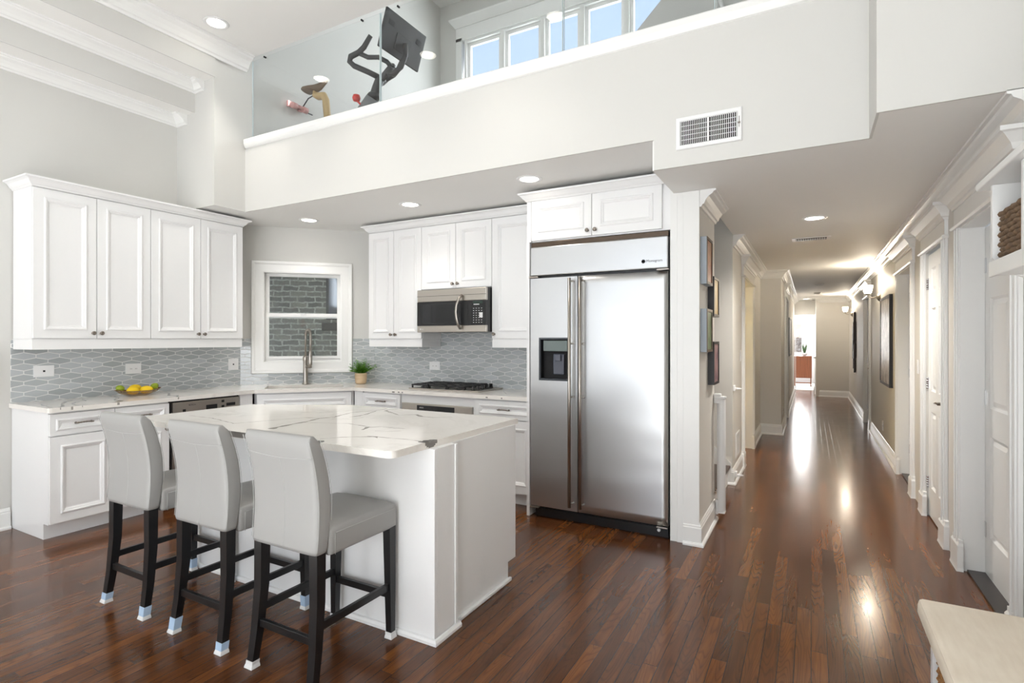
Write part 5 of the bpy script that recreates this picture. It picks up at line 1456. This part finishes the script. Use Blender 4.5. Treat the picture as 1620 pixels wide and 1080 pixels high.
bm = B(); tube(bm, [(-.72, 4.76, 4.45), (-.60, 4.76, 3.95), (-.55, 4.76, 3.2)], .018, 10); finish(bm, 'rail', 'trimw', t)
# exercise bike, facing +X
bk = thing('exercise_bike', 'black exercise bike with tablet screen behind the loft glass', 'exercise bike', (0, 0, 0))
yb_ = 3.86
bm = B(); prof = [(-.15, -.012, .070), (-.12, -.004, .080), (-.06, .0, .066), (.0, .004, .040), (.06, .012, .026), (.12, .024, .018), (.145, .028, .010)]
# saddle: loft of ellipses along x
SX, SZ = -4.36, 3.93
rr = []
for dx, dz, hw in prof:
    rr.append([bm.verts.new((SX + dx, yb_ + hw * math.cos(2 * PI * k / 16), SZ + dz + ((.020 + .035 * max(0, 1 - abs(dx - .03) / .1)) if math.sin(2 * PI * k / 16) < 0 else .012) * math.sin(2 * PI * k / 16) * (1.3 - abs(dx)))) for k in range(16)])
for i in range(len(rr) - 1):
    for k in range(16): f = bm.faces.new((rr[i][k], rr[i][(k + 1) % 16], rr[i + 1][(k + 1) % 16], rr[i + 1][k])); f.smooth = True
bm.faces.new(rr[0]); bm.faces.new(rr[-1]); finish(bm, 'saddle', 'brownsad', bk)
bm = B(); tube(bm, [(SX - .02, yb_, SZ - .015), (SX - .02, yb_, SZ - .08), (SX + .03, yb_, SZ - .10), (SX + .10, yb_, SZ - .11), (SX + .13, yb_, SZ - .16), (SX + .20, yb_, 3.2)], [.022, .03, .038, .038, .036, .036], 12); finish(bm, 'seat_post', 'tan', bk)
bm = B(); tube(bm, [(SX - .02, yb_, SZ - .07), (SX - .12, yb_, SZ - .09), (SX - .20, yb_, SZ - .16)], .006, 8)
for dy in (-.07, .07):
    tube(bm, [(SX - .20, yb_ - .12, SZ - .20), (SX - .20, yb_ + .12, SZ - .20)], .006, 8)
rk = finish(bm, 'weight_rack', 'bikeblk', bk)
for sx, lb in ((-.02, 0), (.05, 1)):
    for dyy in (-.10,):
        bm = B(); px, pz = SX - .24 + lb * .07, SZ - .17 - lb * .03
        tube(bm, [(px, yb_ - .13, pz), (px, yb_ + .0, pz)], .014, 10)
        for e in (-.13, 0): tube(bm, [(px, yb_ + e - .025, pz), (px, yb_ + e + .025, pz)], [.03, .03], 14)
        o = finish(bm, 'hand_weight', 'pink'); tag(o, ['pink hand weight at the rear of the bike rack', 'pink hand weight nearer the bike saddle'][lb], 'dumbbell')
bm = B(); tube(bm, [(-3.98, yb_, 2.98), (-3.84, yb_, 3.25), (-3.74, yb_, 3.50), (-3.61, yb_, 3.66)], [.07, .10, .09, .062], 14); tube(bm, [(-3.98, yb_, 3.02), (SX + .20, yb_, 3.25)], .045, 12); finish(bm, 'main_frame', 'bikegrey', bk)
bm = B(); tube(bm, [(-3.61, yb_, 3.64), (-3.57, yb_, 3.74), (-3.51, yb_, 3.83)], [.045, .04, .045], 12); lathe(bm, [(.001, 3.65), (.058, 3.65), (.062, 3.68), (.048, 3.70), (.001, 3.70)], 16, c=(-3.60, yb_, 0)); finish(bm, 'handlebar_post', 'bikeblk', bk)
bm = B()
for s_ in (-1, 1):
    tube(bm, [(-3.51, yb_, 3.82), (-3.57, yb_ + s_ * .10, 3.85), (-3.66, yb_ + s_ * .19, 3.89), (-3.68, yb_ + s_ * .225, 3.92), (-3.65, yb_ + s_ * .24, 3.95), (-3.56, yb_ + s_ * .235, 3.965), (-3.50, yb_ + s_ * .23, 4.0), (-3.43, yb_ + s_ * .22, 4.09)], [.026, .025, .025, .026, .026, .025, .024, .021], 12)
    tube(bm, [(-3.56, yb_ + s_ * .235, 3.962), (-3.51, yb_ + s_ * .17, 3.94), (-3.44, yb_ + s_ * .11, 3.95), (-3.40, yb_ + s_ * .04, 3.93), (-3.39, yb_, 3.90)], .021, 12)
tube(bm, [(-3.52, yb_, 3.80), (-3.45, yb_, 3.85), (-3.38, yb_, 3.90)], .03, 12)
finish(bm, 'handlebar', 'bikeblk', bk)
bm = B(); tube(bm, [(-3.45, yb_, 3.86), (-3.36, yb_, 3.83), (-3.27, yb_, 3.87), (-3.22, yb_, 3.96), (-3.22, yb_, 4.06)], .024, 12); finish(bm, 'screen_arm', 'bikeblk', bk)
bm = B(); box(bm, -.012, .012, -.27, .27, -.165, .165, 0, .006); box(bm, .0121, .02, -.10, .10, -.11, .03, 0, .004); box(bm, .012, .014, -.22, -.15, .05, .09, 1); box(bm, .012, .014, .15, .22, .05, .09, 1)
sc = finish(bm, 'screen', ['bikeblk', 'black'], bk); sc.location = (-3.25, yb_, 4.10); sc.rotation_euler = (0, R(18), 0)
bm = B(); lathe(bm, [(.001, -.03), (.03, -.026), (.038, 0), (.03, .026), (.001, .03)], 16, c=(-3.73, yb_ - .09, 3.65)); tube(bm, [(-3.73, yb_ - .09, 3.63), (-3.66, yb_ - .02, 3.54)], .01, 8); finish(bm, 'resistance_knob', 'red', bk)
bm = B(); box(bm, -3.50, -3.38, yb_ - .02, yb_ + .02, 3.40, 3.58, 0, .01); finish(bm, 'phone_tray', 'bikegrey', bk)
bm = B(); lathe(bm, [(.001, -.03), (.20, -.03), (.22, -.015), (.22, .015), (.20, .03), (.001, .03)], 30, c=(-3.62, yb_, 3.16), ax='Y'); finish(bm, 'flywheel', 'bikeblk', bk)
bm = B()
for x in (-4.35, -3.45): tube(bm, [(x, yb_ - .26, 2.925), (x, yb_ + .26, 2.925)], .025, 10)
tube(bm, [(-4.35, yb_, 2.93), (-3.45, yb_, 2.93)], .03, 10); finish(bm, 'floor_frame', 'bikeblk', bk)

# ------------------------------------------------------------------ far room contents
t = thing('walnut_cabinet', 'walnut cabinet on legs seen through the far doorway', 'cabinet', (-.45, 18.3, .0125), 0)
bm = B(); box(bm, 0, .47, 0, .45, .24, .89, 0, .006); finish(bm, 'cabinet_body', 'walnut', t)
bm = B(); box(bm, .012, .233, -.018, 0, .25, .88); box(bm, .237, .458, -.018, 0, .25, .88); finish(bm, 'door', 'walnut', t)
for x in (.01, .43):
    for y in (.01, .42): bm = B(); box(bm, x, x + .03, y, y + .03, 0, .24); finish(bm, 'leg', 'walnut', t)
bm = B(); box(bm, .04, .43, .01, .03, .08, .11); finish(bm, 'stretcher', 'walnut', t)
t = thing('potted_succulent', 'small spiky succulent in a white bowl on the walnut cabinet', 'plant', (-.17, 18.45, .905), 0)
bm = B(); lathe(bm, [(.001, 0), (.04, 0), (.08, .05), (.085, .09), (.08, .09), (.07, .06), (.001, .055)], 20); finish(bm, 'bowl', 'white', t)
bm = B()
for i in range(16):
    a = 2 * PI * i / 16 * 1.9; tl = .15 + .5 * (i % 4) / 4; L = .30 - .1 * (i % 4) / 4
    tube(bm, [(0, 0, .06), (math.cos(a) * math.sin(tl) * L * .5, math.sin(a) * math.sin(tl) * L * .5, .06 + L * .5), (math.cos(a) * math.sin(tl) * L, math.sin(a) * math.sin(tl) * L, .06 + math.cos(tl) * L)], [.018, .02, .002], 6)
finish(bm, 'leaves', 'leafdk', t)
t = sempty('window_9', 'far room window with pale shade', 'window', (-.95, 20.1, 0), 0)
bm = B(); vsweep_rect(bm, .03, .68, .98, 1.82, [(0, -.05), (0, .02), (.06, .02), (.06, -.05)]); finish(bm, 'frame', 'trimw', t)
bm = B(); box(bm, .04, .67, -.03, -.015, 1.72, 1.88); finish(bm, 'roman_shade', 'fabricshade', t)
bm = B(); box(bm, .02, .69, .03, .034, .97, 1.83); finish(bm, 'pane', 'glass', t)
# bare tree and neighbouring facade outside far window
bm = B(); box(bm, -3.5, 2.0, 23.0, 23.1, -.5, 4.5)
fm = art_mat('bare_branches_over_wall', [srgb(90, 70, 60), srgb(170, 150, 135), srgb(226, 214, 200)], 14)
tag(finish(bm, 'garden_hedge', fm), 'mottled bare hedge outside the far room window', 'hedge')
